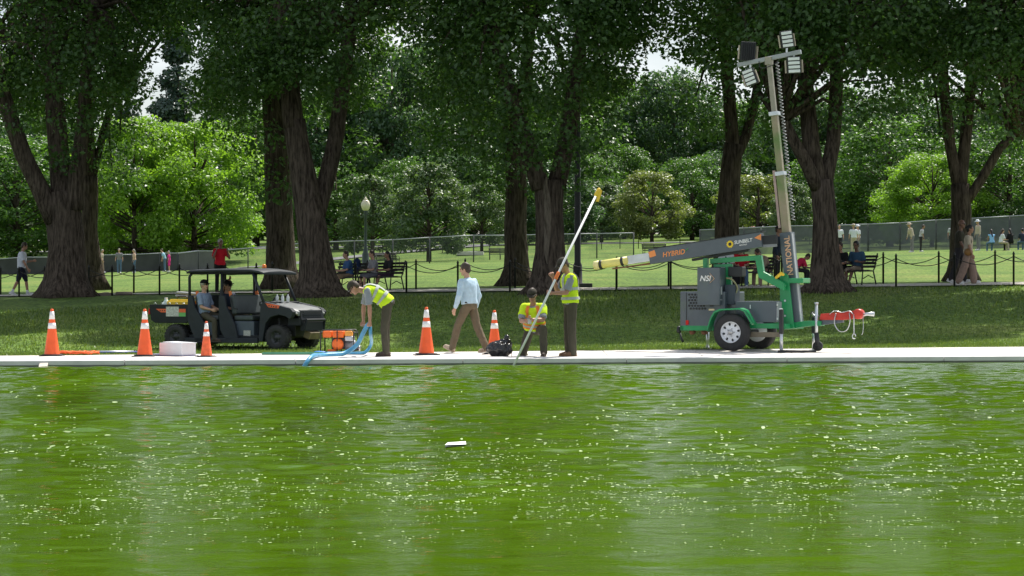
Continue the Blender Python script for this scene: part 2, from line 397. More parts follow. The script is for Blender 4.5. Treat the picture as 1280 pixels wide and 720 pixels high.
Ff = np.stack([np.stack([bs[:, 0] + j, bs[:, 0] + (j + 1) % 7, bs[:, 0] + 7], -1) for j in range(7)], 1).reshape(-1, 3)
M_glint = mat('glint', (0.13, 0.24, 0.04), 0.6, var=0.35, vscale=3.0, c2=(0.32, 0.40, 0.20))
tag(obj('glint_flecks', np_mesh('glint_flecks', Vf, Ff, None, 3), M_glint), 'pale flecks imitating sky glints over the green water', 'glint', kind='stuff')
mb = MB(); p = W(569, 558, F * (CZ - ZW) / 198); mb.add([(p.x - .09, p.y - .12, ZW + .02), (p.x + .1, p.y - .05, ZW + .022), (p.x + .09, p.y + .2, ZW + .035), (p.x - .07, p.y + .1, ZW + .03)], [(0, 1, 2, 3)])
mb.add([(p.x - .09, p.y - .12, ZW + .005), (p.x + .1, p.y - .05, ZW + .005), (p.x + .09, p.y + .2, ZW + .005), (p.x - .07, p.y + .1, ZW + .005)], [(3, 2, 1, 0)])
tag(mb.build('paper_scrap', mat('paper', (0.8, 0.8, 0.8), 0.7)), 'white scrap of paper floating on the green water', 'litter')
# ------------------------------------------------------------------ trees
def bark_mat(name, c1, c2):
    m = bpy.data.materials.new(name); m.use_nodes = True; t = m.node_tree; n = t.nodes; b = n['Principled BSDF']
    b.inputs['Roughness'].default_value = 0.95; b.inputs['Specular IOR Level'].default_value = 0.1
    g = n.new('ShaderNodeNewGeometry'); mp = n.new('ShaderNodeMapping'); mp.inputs['Scale'].default_value = (9, 9, 1.3)
    t.links.new(g.outputs['Position'], mp.inputs['Vector'])
    z = n.new('ShaderNodeTexNoise'); z.inputs['Scale'].default_value = 1.6; z.inputs['Detail'].default_value = 6; z.inputs['Roughness'].default_value = 0.65
    t.links.new(mp.outputs[0], z.inputs['Vector'])
    rp = n.new('ShaderNodeValToRGB'); rp.color_ramp.elements[0].position = 0.36; rp.color_ramp.elements[1].position = 0.66
    rp.color_ramp.elements[0].color = (*c1, 1); rp.color_ramp.elements[1].color = (*c2, 1)
    t.links.new(z.outputs['Fac'], rp.inputs[0]); t.links.new(rp.outputs[0], b.inputs['Base Color'])
    bp = n.new('ShaderNodeBump'); bp.inputs['Strength'].default_value = 1.0; bp.inputs['Distance'].default_value = 0.09
    t.links.new(z.outputs['Fac'], bp.inputs['Height']); t.links.new(bp.outputs[0], b.inputs['Normal'])
    return m
M_bark = bark_mat('elm_bark', (0.030, 0.023, 0.018), (0.15, 0.118, 0.095))
M_leaf = leaf_mat('elm_leaf', (0.028, 0.066, 0.020), (0.082, 0.155, 0.044), 0.36)
M_leaf_b = leaf_mat('maple_leaf', (0.095, 0.185, 0.020), (0.200, 0.320, 0.045), 0.42)
M_leaf_g = leaf_mat('grey_leaf', (0.050, 0.095, 0.040), (0.130, 0.185, 0.085), 0.30)
M_leaf_m = leaf_mat('mid_leaf', (0.035, 0.085, 0.018), (0.095, 0.185, 0.040), 0.35)
M_leaf_d = leaf_mat('far_leaf', (0.030, 0.075, 0.032), (0.075, 0.140, 0.055), 0.30)
M_leaf_y = leaf_mat('yellow_leaf', (0.095, 0.130, 0.035), (0.200, 0.230, 0.080), 0.30)
M_needle = leaf_mat('needle', (0.030, 0.065, 0.050), (0.075, 0.115, 0.085), 0.12)

def leaves(cl, size, seed):
    """cl: array (n,5) of clump x,y,z,radius,count -> folded leaf quads"""
    r = np.random.default_rng(seed); cnt = cl[:, 4].astype(int); rep = np.repeat(np.arange(len(cl)), cnt); n = len(rep)
    d = r.normal(size=(n, 3)); d /= np.linalg.norm(d, axis=1)[:, None]
    rad = cl[rep, 3] * (0.35 + 0.65 * np.sqrt(r.random(n))); c = cl[rep, :3] + d * rad[:, None] * np.array([1.0, 1.0, 0.62])
    nr_ = d * 0.6 + r.normal(size=(n, 3)) * 0.6 + np.array([0, 0, 0.75]); nr_ /= np.linalg.norm(nr_, axis=1)[:, None]
    t = r.normal(size=(n, 3)); t[:, 2] -= 0.35; t -= nr_ * (t * nr_).sum(1)[:, None]; t /= np.linalg.norm(t, axis=1)[:, None]
    b = np.cross(nr_, t); Ln = size * r.uniform(0.65, 1.35, n)[:, None]; Wd = Ln * r.uniform(0.28, 0.40, n)[:, None]
    v0 = c - t * Ln * 0.5; v2 = c + t * Ln * 0.5 - nr_ * Ln * 0.06; v1 = c + b * Wd + nr_ * Wd * 0.35 - t * Ln * 0.05; v3 = c - b * Wd + nr_ * Wd * 0.35 - t * Ln * 0.05
    Vv = np.stack([v0, v1, v2, v3], 1).reshape(-1, 3); i = np.arange(n)[:, None] * 4
    Fv = np.concatenate([i + np.array([[0, 1, 2]]), i + np.array([[0, 2, 3]])], 1).reshape(-1, 3)
    val = np.clip(0.5 + r.normal(0, 0.24, n) + 0.22 * (r.random(len(cl))[rep] - 0.5), 0, 1)
    return Vv, Fv, np.repeat(val, 2)

def clumps(n, zb_, zt, Rm, seed, rad=(0.7, 1.35), per=170, prof=None, gap=0.0, inner=0.35):
    r = np.random.default_rng(seed); res = []
    while len(res) < n:
        u = r.random(); z = zb_ + (zt - zb_) * u
        p = prof(u) if prof else math.sin(math.pi * min(1, 0.12 + 0.88 * u)) ** 0.6
        rr = Rm * p * math.sqrt(inner + (1 - inner) * r.random()); a = r.random() * 2 * math.pi
        x, y = rr * math.cos(a), rr * math.sin(a)
        if mnoise.noise((x * 0.33 + seed, y * 0.33, z * 0.33)) < gap - 0.25: continue
        k = r.uniform(*rad); res.append((x, y, z, k, per * (k / sum(rad) * 2) ** 2))
    return np.array(res)

def roughtube(mb, pts, rad, n=14, seed=0, flare=False):
    """trunk or limb: resampled, lumpy, fluted"""
    P = [Vector(p) for p in pts]; out = []; rr = []
    for i in range(len(P) - 1):
        m = max(2, int((P[i+1] - P[i]).length / 0.35))
        for k in range(m):
            t = k / m; t2 = t * t * (3 - 2 * t); q = P[i].lerp(P[i+1], t)
            if 0 < i < len(P) - 1 or True: q = q + Vector((mnoise.noise((q.z * 0.7, seed, 1)), mnoise.noise((q.z * 0.7, seed, 5)), 0)) * rad[i] * 0.12
            out.append(q); rr.append(rad[i] * (1 - t2) + rad[i+1] * t2)
    out.append(P[-1]); rr.append(rad[-1]); rings = []; prev = None
    for i, p in enumerate(out):
        t = (out[min(i+1, len(out)-1)] - out[max(i-1, 0)]).normalized()
        if flare and i < 2: t = Vector((0, 0, 1))
        a = Vector((1, 0, 0)) if prev is None else prev
        a = (a - t * a.dot(t)).normalized(); prev = a; b = t.cross(a); ring = []
        for j in range(n):
            th = 2 * math.pi * j / n
            k = 1 + 0.10 * mnoise.noise((math.cos(th) * 1.4, math.sin(th) * 1.4 + seed, p.z * 0.5)) + 0.05 * mnoise.noise((math.cos(th) * 4, math.sin(th) * 4 + seed, p.z * 1.2))
            if flare:
                h = p.z - out[0].z; k += 0.42 * math.exp(-h / 0.38) * (1 + 0.9 * math.sin(th * 5 + seed)) * (0.5 + 0.5 * math.sin(th * 3 + 2 * seed) ** 2)
            ring.append(p + (a * math.cos(th) + b * math.sin(th)) * rr[i] * k)
        rings.append(ring)
    mb.loft(rings)

OPEN = [(165, 262, 30, 190), (456, 540, 85, 260), (772, 850, 45, 230), (1098, 1150, 120, 240)]     # openings between neighbouring crowns
def elm(label, px, py, Y, limbs, crown, extra=(), leaf=0.19, seed=1, lm=None, group=None):
    """limbs: polylines in photo pixels (px, py, radius px, depth offset m); crown: (n, zb, zt, R, dx, dy)"""
    b = W(px, py, Y); b.z = float(zter(b.x, b.y)) - 0.06
    root = empty('elm_tree', b); tag(root, label, 'tree', group)
    mb = MB()
    for i, lb in enumerate(limbs):
        pts = []; rad = []
        for (qx, qy, r_, dy) in lb:
            p = W(qx, qy, Y + dy); pts.append(p - b); rad.append(r_ * Y / F)
        if i == 0: pts[0].z = 0.0
        roughtube(mb, pts, rad, 18 if i == 0 else 12, seed + i * 3.7, i == 0)
    n, zb_, zt, Rm, dx, dy = crown
    cl = clumps(n, zb_, zt, Rm, seed, gap=0.17, prof=lambda u: (0.72 + 0.5 * u) if u < 0.4 else 0.92 * math.sqrt(max(0.02, 1 - ((u - 0.4) / 0.62) ** 2)))
    cl[:, 0] += dx; cl[:, 1] += dy
    ex = []
    for (qx, qy, k, dyy) in extra:
        p = W(qx, qy, Y + dyy) - b; ex.append((p.x, p.y, p.z, k, 150 * k * k))
    px_ = 640 + F * (cl[:, 0] + b.x) / (cl[:, 1] + b.y); py_ = 360 - F * (cl[:, 2] + b.z - CZ) / (cl[:, 1] + b.y)
    for (ax, bx_, ay, by_) in OPEN: cl = cl[~((px_ > ax) & (px_ < bx_) & (py_ > ay) & (py_ < by_))]; px_ = 640 + F * (cl[:, 0] + b.x) / (cl[:, 1] + b.y); py_ = 360 - F * (cl[:, 2] + b.z - CZ) / (cl[:, 1] + b.y)
    if ex: cl = np.concatenate([cl, np.array(ex)])
    # branches feeding the clumps
    rb = random.Random(seed); ends = []
    for lb in limbs[1:] or limbs:
        qx, qy, r_, dyy = lb[-1]; ends.append(W(qx, qy, Y + dyy) - b)
    for e in ends:
        near = sorted(range(len(cl)), key=lambda i: (Vector(cl[i, :3]) - e).length + rb.random() * 4)[:22]
        for i in near:
            q = Vector(cl[i, :3]); mid = e.lerp(q, 0.5) + Vector((rb.uniform(-.3, .3), rb.uniform(-.3, .3), 0.35))
            mb.tube([e - Vector((0, 0, 0.3)), mid, q], [0.10, 0.06, 0.02], 6)
        up = e + Vector((rb.uniform(-1.5, 1.5), rb.uniform(-1.5, 1.5), max(2.0, zt - e.z - 2.5)))
        mb.tube([e - Vector((0, 0, .2)), e.lerp(up, .5) + Vector((rb.uniform(-.5, .5), 0, 0)), up], [0.17, 0.11, 0.03], 8)
    mb.build('trunk', M_bark, root, smooth=True)
    lowm = cl[:, 2] < 12.5; lo_ = cl[lowm].copy(); lo_[:, 4] *= 1.35; hi_ = cl[~lowm]; hi_ = hi_[np.random.default_rng(seed).random(len(hi_)) < 0.80].copy(); hi_[:, 4] *= 0.70
    V1, F1, a1 = leaves(lo_, leaf * 0.82, seed); V2_, F2, a2 = leaves(hi_, leaf * 1.25, seed + 1)
    o = obj('crown', np_mesh('crown', np.concatenate([V1, V2_]), np.concatenate([F1, F2 + len(V1)]), np.concatenate([a1, a2]), 3), lm or M_leaf, root)
    return root

GE = 'big elms in the two rows along the walk'
# front row
elm('massive forked elm with a flaring foot beside the man in the white shirt', 82, 373, 83.5,
    [[(82,374,33,0),(84,350,27,0),(83,310,23,0),(80,268,22,0),(78,240,20,0)], [(70,275,14,-.1),(52,240,12,-.3),(30,195,11,-.5),(14,150,10,-.6),(0,105,9,-.6),(-14,40,7,-.5)],
     [(80,262,15,0),(76,215,14,0.2),(70,150,13,.4),(66,80,11,.6),(60,10,9,.8)], [(92,262,12,-.2),(96,215,10,-.3),(104,150,9,-.3),(110,80,8,-.3),(120,0,7,-.2)]],
    (369, 6.6, 26, 4.7, -0.3, -0.2), [(30,60,1.2,-2),(60,100,1.2,-2.6),(120,60,1.4,-2.5),(150,110,1.2,-2),(90,150,0.9,-2),(160,60,1.3,-1),(20,20,1.5,-3),(75,205,.6,-1.2),(80,190,.7,-1.2),(128,150,1.1,-1),(8,150,.9,-1.5),(175,30,1.2,-2)], seed=11, group=GE)
elm('tall elm leaning left with furrowed brown bark beside the parked utility cart', 400, 369, 79.5,
    [[(402,370,30,0),(398,345,23,0),(392,300,19,0),(384,250,17,0),(376,200,15,0),(368,150,14,0)], [(368,160,13,0),(362,110,12,0),(356,50,11,.2),(350,-20,10,.4)],
     [(396,270,11,.3),(408,225,11,.5),(420,170,10,.7),(430,100,9,.9),(440,20,8,1)]],
    (369, 6.4, 26, 4.6, 0.0, 0.2), [(330,60,1.3,-2),(300,90,1.1,-1.5),(350,30,1.4,-3),(390,70,1.3,-3),(440,70,1.2,-2),(420,110,1.1,-2),(300,130,1.0,0),(330,170,.9,1),(455,200,.9,1),(275,50,1.3,-1.5),(345,240,.7,1.6),(440,240,.8,1.5),(400,20,1.3,-3.2)], seed=23, group=GE)
elm('broad elm with a pale grey scar down its trunk beyond the worker holding the pole', 688, 363, 77.0,
    [[(688,364,28,0),(688,345,22,0),(687,300,18.5,0),(686,260,17.5,0),(686,225,19,0)], [(676,235,12,-.2),(662,190,11,-.3),(645,140,10,-.4),(625,70,9,-.4),(605,0,8,-.2)],
     [(694,235,12,.1),(708,180,11,.2),(718,120,10,.3),(724,60,9,.4),(735,-10,8,.6)]],
    (389, 5.9, 26, 4.7, 0.0, 0.0), [(640,190,1.1,-1.5),(610,160,1.3,-1.6),(580,130,1.2,-1.2),(560,190,1.0,0),(700,190,1.0,-1.5),(730,160,1.2,-1.2),(760,120,1.2,-.8),(670,150,1.3,-2.2),(650,110,1.4,-2.5),(700,100,1.4,-2.4),(750,70,1.3,-1.8),(600,80,1.4,-2),(550,60,1.3,-1),(620,215,.8,.5),(715,225,.7,.2),(740,205,.7,.5),(640,40,1.5,-3),(720,30,1.5,-3)], seed=37, group=GE)
elm('three limbed elm with reddish brown bark beside the light tower mast', 1032, 360, 74.0,
    [[(1035,361,27,0),(1034,345,20,0),(1032,310,16.5,0),(1031,270,14.5,0),(1027,225,14,0)], [(1022,235,9,-.1),(1008,205,8,-.3),(992,175,7,-.5),(975,140,6,-.6)],
     [(1024,235,11,0),(1014,180,10.5,0),(1008,120,10,.1),(1004,60,9,.3),(1000,-10,8,.5)], [(1031,232,9.5,.1),(1041,180,9,.3),(1045,130,8.5,.5),(1046,70,8,.6),(1056,0,7,.8)]],
    (369, 6.9, 26, 4.7, 0.0, 0.0), [(960,60,1.3,-1.5),(930,100,1.1,-.6),(990,110,1.0,-1.2),(1080,100,1.2,-1.4),(1110,80,1.3,-1),(1060,140,.9,-.6),(1100,140,.9,.3),(1040,60,1.4,-2.4),(1130,50,1.2,-1),(900,60,1.2,-.4),(1000,40,1.4,-2.5),(975,165,.7,.6),(1075,60,1.3,-2.2),(955,130,.9,.4)], seed=41, group=GE)
elm('elm whose leafy boughs hang over the walking couple from beyond the path edge', 1345, 356, 72.5,
    [[(1345,357,27,0),(1345,300,17,0),(1342,240,15,0)], [(1338,250,10,0),(1320,190,9,0),(1295,120,8,-.2),(1270,50,7,-.3)], [(1346,245,11,0),(1355,150,10,0),(1365,20,8,0)]],
    (337, 6.4, 26, 4.7, 0, 0), [(1240,60,1.3,-1.5),(1200,90,1.2,-.5),(1265,110,1.1,-1),(1180,50,1.2,-.3),(1150,90,1.1,0.4),(1260,160,.8,-.2),(1220,140,.8,.4)], seed=43, group=GE)
elm('elm just past the left end of the row, its boughs over the lawn', -215, 376, 87.0,
    [[(-215,377,27,0),(-215,300,18,0),(-215,240,15,0)], [(-220,250,10,0),(-235,150,9,0),(-250,40,8,0)], [(-212,250,11,0),(-195,150,10,0),(-170,20,8,0)]], (307, 6.4, 26, 4.6, 0, 0), seed=45, group=GE)
_el = [o for o in bpy.data.objects if o.name.startswith('elm_tree') and 'pale grey scar' in o.get('label', '')][0]
sc_ = MB(); rings = []; _b = _el.location
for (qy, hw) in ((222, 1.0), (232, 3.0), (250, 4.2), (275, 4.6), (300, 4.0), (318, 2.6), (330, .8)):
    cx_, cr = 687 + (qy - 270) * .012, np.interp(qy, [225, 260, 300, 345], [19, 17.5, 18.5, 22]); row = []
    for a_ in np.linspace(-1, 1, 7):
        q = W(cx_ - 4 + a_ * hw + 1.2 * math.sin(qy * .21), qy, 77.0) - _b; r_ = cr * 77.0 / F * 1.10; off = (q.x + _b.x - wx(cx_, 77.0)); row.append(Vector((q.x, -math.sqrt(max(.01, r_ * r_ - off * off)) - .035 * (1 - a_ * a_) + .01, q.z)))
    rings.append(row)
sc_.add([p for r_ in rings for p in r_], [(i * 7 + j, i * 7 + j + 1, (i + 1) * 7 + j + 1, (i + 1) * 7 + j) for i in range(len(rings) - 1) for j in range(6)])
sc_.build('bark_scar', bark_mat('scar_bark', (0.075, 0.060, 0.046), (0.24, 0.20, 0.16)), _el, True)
# back row
elm('dark elm standing close behind the massive forked elm', 116, 361, 93.5,
    [[(117,362,16,0),(115,330,12,0),(112,280,11,0),(112,220,10,0)], [(112,225,9,0),(110,150,8,0),(108,50,7,0)], [(113,228,6,0),(128,170,5,.3),(145,110,5,.6)]],
    (307, 6.0, 26, 4.6, 0.3, 0.2), [(150,170,1.2,0),(140,210,1.1,.5),(160,225,.9,.5),(120,190,1.0,-.5),(140,120,1.0,0)], seed=53, group=GE)
elm('dark straight elm in shade behind the leaning elm by the cart', 352, 362, 90.5,
    [[(352,363,22,0),(351,335,18.5,0),(349,280,17,0),(347,220,16,0),(345,160,15,0)], [(345,170,13,0),(335,100,11,0),(325,20,9,0)], [(346,168,10,0),(362,100,9,.2),(372,20,8,.4)]],
    (307, 6.2, 26, 4.6, 0, 0), [(310,170,1.1,0),(330,210,1.0,-.6),(300,130,1.2,0),(440,180,1.1,0),(290,100,1.2,0),(320,240,.8,0)], seed=59, group=GE)
elm('dark upright elm with flared foot, bench just beyond it, behind the scarred elm', 645, 355, 88.0,
    [[(645,356,20,0),(645,335,15,0),(645,280,14,0),(645,220,13.5,0),(642,180,12,0)], [(642,190,9,0),(630,120,8,0),(615,30,7,0)], [(643,190,9,0),(655,110,8,.2),(665,10,7,.4)]],
    (328, 5.6, 26, 4.7, 0, 0), [(600,210,1.0,0),(575,175,1.2,0),(560,130,1.2,0),(620,235,.8,0),(670,235,.7,0),(540,170,1.0,.5),(745,215,.7,-.5),(760,170,1.0,-.5),(615,180,1.1,-.5)], seed=61, group=GE)
elm('dark slender elm behind the long grey boom of the trailer', 911, 347, 84.0,
    [[(909,348,19,0),(909,320,16,0),(909,270,14.5,0),(913,220,13,0),(917,180,12,0)], [(916,190,9,0),(912,120,8,0),(905,40,7,0)], [(918,200,7,0),(932,170,6,.2),(945,120,6,.4),(955,60,5,.6)]],
    (317, 7.0, 26, 4.6, 0, 0), [(870,120,1.1,0),(880,160,.9,0),(950,150,.9,.3),(895,60,1.3,-1),(860,50,1.2,-1),(955,190,.7,.5),(880,30,1.3,-1.5)], seed=67, group=GE)
elm('dark elm with a long right limb directly behind the walking couple', 1201, 345, 81.5,
    [[(1202,346,18,0),(1201,310,13,0),(1201,265,12,0),(1200,230,11.5,0)], [(1198,235,8,0),(1187,180,7,0),(1180,110,6.5,0),(1176,30,6,0)], [(1201,235,8,0),(1207,170,7.5,.1),(1215,100,7,.3),(1222,10,6,.5)], [(1206,255,6.5,0),(1226,225,6,-.1),(1250,185,5.5,-.2),(1275,160,5,-.2)]],
    (317, 6.6, 26, 4.6, 0, 0), [(1160,120,1.1,0),(1230,130,1.1,0),(1270,130,1.1,-.3),(1140,70,1.2,0),(1250,90,1.2,-.8),(1175,160,.8,0),(1275,180,.7,0),(1120,110,1.0,.6),(1190,50,1.3,-1.4)], seed=71, group=GE)

# mid and far trees: a few kinds, each tree its own object
def far_kind(name, h, r, n, per, size, lm, seed, prof=None, zb_=0.16, gap=0.0, rad=(0.7, 1.3), trunk_r=0.16, needle=False):
    root = empty(name); mb = MB()
    mb.tube([(0,0,-0.5),(0.05,0,h*.3),(-.05,.05,h*.62),(0,0,h*.92)], [trunk_r*1.3, trunk_r, trunk_r*.6, .02], 8)
    cl = clumps(n, h * zb_, h * 0.96, r, seed, rad, per, prof, gap, inner=0.3)
    rb = random.Random(seed)
    for i in range(0, n, 3):
        q = Vector(cl[i, :3]); mb.tube([(0, 0, max(h * .12, q.z * 0.62)), q * 0.55 + Vector((0, 0, q.z * .3)), q], [.06, .04, .012], 5)
    if needle: cl[:, 2] -= 0.0
    mb.build('trunk', M_bark, root, smooth=True)
    Vv, Fv, a = leaves(cl, size, seed); obj('crown', np_mesh('crown', Vv, Fv, a, 3), lm, root)
    return root
round_prof = lambda u: math.sqrt(max(0.03, 1 - ((u - 0.42) / 0.60) ** 2))
KM = far_kind('maple_tree', 9.0, 4.6, 150, 190, 0.21, M_leaf_b, 101, round_prof, 0.10, rad=(.7, 1.2))
KG = far_kind('young_tree', 7.5, 3.4, 95, 130, 0.24, M_leaf_g, 103, lambda u: (0.75 + u) if u < .22 else 0.97 * math.sqrt(max(.02, 1 - ((u - .22) / .80) ** 2)), 0.12, rad=(.5, 1.0))
KY = far_kind('pale_tree', 7.0, 3.4, 90, 130, 0.24, M_leaf_y, 107, round_prof, 0.10, rad=(.5, 1.0))
KD = far_kind('woodland_tree', 18.0, 6.5, 170, 120, 0.42, M_leaf_d, 109, round_prof, 0.05, rad=(1.2, 2.2), trunk_r=.3)
KF = far_kind('shade_tree', 16.0, 6.2, 165, 125, 0.38, M_leaf_m, 113, round_prof, 0.06, rad=(1.1, 2.0), trunk_r=.3)
KN = far_kind('spruce_tree', 22.0, 5.2, 210, 62, 0.40, M_needle, 127, lambda u: max(0.05, 1.02 - u) * (0.62 + 0.38 * math.sin(u * 46)), 0.06, rad=(.6, 1.2), trunk_r=.28)
used = set()
def place_tree(kind, px, Y, w, h, label, group=None, rot=None, zoff=0.0):
    r = kind if kind.name not in used else copy_tree(kind); used.add(kind.name)
    b = G(px, Y); b.z += zoff; r.location = b
    base = {'maple_tree': (9.2, 9.0), 'young_tree': (6.8, 7.5), 'pale_tree': (6.8, 7.0), 'woodland_tree': (13, 18.0), 'shade_tree': (12.4, 16.0), 'spruce_tree': (9.0, 22.0)}[kind.name]
    r.scale = (w / base[0], w / base[0], h / base[1]); r.rotation_euler = (0, 0, rot if rot is not None else random.random() * 6.28)
    tag(r, label, 'tree', group)
    return r
place_tree(KM, 243, 226, 13.8, 12.0, 'bright yellow green maple glowing in the sun behind the utility cart')
place_tree(KM, 168, 222, 11.5, 12.5, 'mid green maple between the massive elm and the glowing maple', rot=1.9)
place_tree(KF, 20, 238, 14, 11, 'light green spreading tree behind the man in the white shirt', rot=.6)
place_tree(KG, 536, 212, 7.4, 7.9, 'rounded grey green tree on the far lawn behind the walking man')
place_tree(KG, 466, 222, 6.2, 7.0, 'grey green young tree just behind the globe lamp')
place_tree(KG, 602, 238, 5.6, 6.2, 'small grey green tree between the rounded tree and the dark elm')
place_tree(KY, 815, 268, 7.2, 7.2, 'pale yellowish tree beyond the far road above the grey boom')
place_tree(KG, 752, 275, 7.0, 6.2, 'grey green tree beyond the road just right of the tall dark lamp post', rot=2.2)
place_tree(KY, 948, 250, 8.0, 6.4, 'pale yellow green tree beyond the road behind the light tower mast', rot=2.5)
place_tree(KG, 992, 232, 4.6, 5.4, 'dark grey green tree between the mast and the three limbed elm', rot=4.1)
place_tree(KF, 1112, 205, 10.5, 10.0, 'light green tree behind the mesh fence right of the three limbed elm', rot=.2)
place_tree(KM, 1165, 190, 8.0, 6.6, 'yellow green tree behind the fence by the walking couple', rot=4)
place_tree(KF, 1262, 192, 9.5, 8.5, 'light green tree at the fence beyond the walking couple', rot=2.9)
place_tree(KN, 222, 262, 10.5, 24, 'tall blue green spruce rising behind the glowing maple')
place_tree(KN, 268, 300, 8.0, 23, 'blue green spruce with its top between the left elms', rot=2)
place_tree(KN, 160, 305, 8.0, 22, 'spruce half hidden behind the massive forked elm', rot=3)
GB = 'trees of the wood beyond the far road'
MARKS = [(-60, 'past the left end of the screened fence'), (50, 'behind the massive forked elm'), (170, 'behind the mid green maple'), (290, 'behind the glowing maple'), (390, 'behind the leaning elm by the cart'), (460, 'behind the globe lamp'), (540, 'behind the rounded grey green tree'), (600, 'left of the dark upright elm'), (665, 'between the dark upright elm and the scarred elm'),
         (730, 'behind the tall black lamp post'), (815, 'behind the pale yellowish tree'), (895, 'behind the dark slender elm'), (965, 'behind the light tower mast'), (1035, 'behind the three limbed elm'), (1110, 'behind the mesh fence by the three limbed elm'), (1200, 'behind the walking couple'), (1265, 'behind the group seated by the fence'), (1420, 'past the end of the dense mesh fence')]
def near_mark(px): return min(MARKS, key=lambda q: abs(q[0] - px))[1]
rb = random.Random(5)
for i, (px, Y, w, h, k) in enumerate([(-90,250,13,14,0),(-30,300,14,16,1),(55,290,12,15,0),(105,255,11,11,1),(170,300,13,13,0),(320,280,13,14,1),(395,300,13,17,0),(445,310,14,22,0),(490,300,13,23,0),(530,330,14,25,1),(590,310,13,17,0),(645,330,14,18,0),
        (700,310,13,17,1),(745,330,13,20,0),(788,345,14,21,1),(842,330,13,21.5,0),(880,350,14,19,0),(925,330,13,17,1),(965,345,14,19,0),(1010,320,13,17,0),(1060,330,14,19,1),(1110,300,13,17,0),(1165,310,14,18,1),(1215,300,13,17,0),(1270,320,14,18,0),(1330,300,14,17,1),(1400,320,14,18,0),
        (420,250,9,8,1),(690,262,9,8.5,0),(735,300,9,9.5,1),(865,285,9,9,1),(1040,262,10,9,1),(780,310,8,11,1),(900,300,9,10,0),(1080,240,8,8,0),(1200,235,9,9,1),(1240,250,9,10,0),(640,290,9,9,1),(570,285,9,10,0),(505,275,8,9,1),
        (20,360,16,20,0),(-140,330,16,20,1),(250,350,15,16,0),(340,340,15,18,0),(1480,330,16,19,1)]):
    place_tree((KD, KF)[k], px, Y, w, h, ('dense dark green' if k == 0 else 'fresh green') + (' tall' if h > 12 else ' low') + ' far wood tree ' + near_mark(px), GB, rb.random() * 6.28)
# ------------------------------------------------------------------ people
def union(mb, vox, smooth=3, wr=0.0, seed=0):
    """one continuous skin over overlapping solids"""
    me = bpy.data.meshes.new('tmp'); me.from_pydata(mb.v, [], mb.f)
    bm = bmesh.new(); bm.from_mesh(me); bmesh.ops.recalc_face_normals(bm, faces=bm.faces); bm.to_mesh(me); bm.free()
    o = bpy.data.objects.new('tmp', me); col.objects.link(o)
    r = o.modifiers.new('r', 'REMESH'); r.mode = 'VOXEL'; r.voxel_size = vox; r.use_smooth_shade = True
    s = o.modifiers.new('s', 'SMOOTH'); s.factor = 0.5; s.iterations = smooth
    d_ = o.modifiers.new('d', 'DECIMATE'); d_.ratio = 0.42
    dg = bpy.context.evaluated_depsgraph_get(); m2 = bpy.data.meshes.new_from_object(o.evaluated_get(dg))
    bpy.data.objects.remove(o); bpy.data.meshes.remove(me)
    m2.name = 'surface'; m2.polygons.foreach_set('use_smooth', [True] * len(m2.polygons))
    if wr:
        n = len(m2.vertices); co = np.empty(n * 3, np.float32); m2.vertices.foreach_get('co', co); no = np.empty(n * 3, np.float32); m2.vertices.foreach_get('normal', no)
        co = co.reshape(-1, 3); no = no.reshape(-1, 3)
        k = np.array([mnoise.noise((c[0] * 9 + seed, c[1] * 9, c[2] * 13)) + 0.5 * mnoise.noise((c[0] * 22 + seed, c[1] * 22, c[2] * 30)) for c in co], np.float32)
        co = co + no * (k * wr)[:, None]; m2.vertices.foreach_set('co', co.ravel()); m2.update()
    return m2

SKIN = mat('skin_light', (0.52, 0.30, 0.21), 0.5, var=0.06, vscale=20)
SKIN2 = mat('skin_tan', (0.36, 0.19, 0.125), 0.5, var=0.06, vscale=20)
SKIN3 = mat('skin_brown', (0.17, 0.085, 0.055), 0.5, var=0.06, vscale=20)
def cloth(name, c, var=0.10, rough=0.85): return mat('cloth_' + name, c, rough, var=var, vscale=14, bump=0.35, bscale=60, spec=0.2, bdist=0.006)
M_eye = mat('eye_dark', (0.02, 0.015, 0.01), 0.3)
M_lip = mat('lip', (0.30, 0.12, 0.10), 0.5)
M_glass = mat('sunglasses', (0.01, 0.01, 0.012), 0.1)

def nv(v): v = Vector(v); return v.normalized() if v.length else Vector((0, 0, -1))

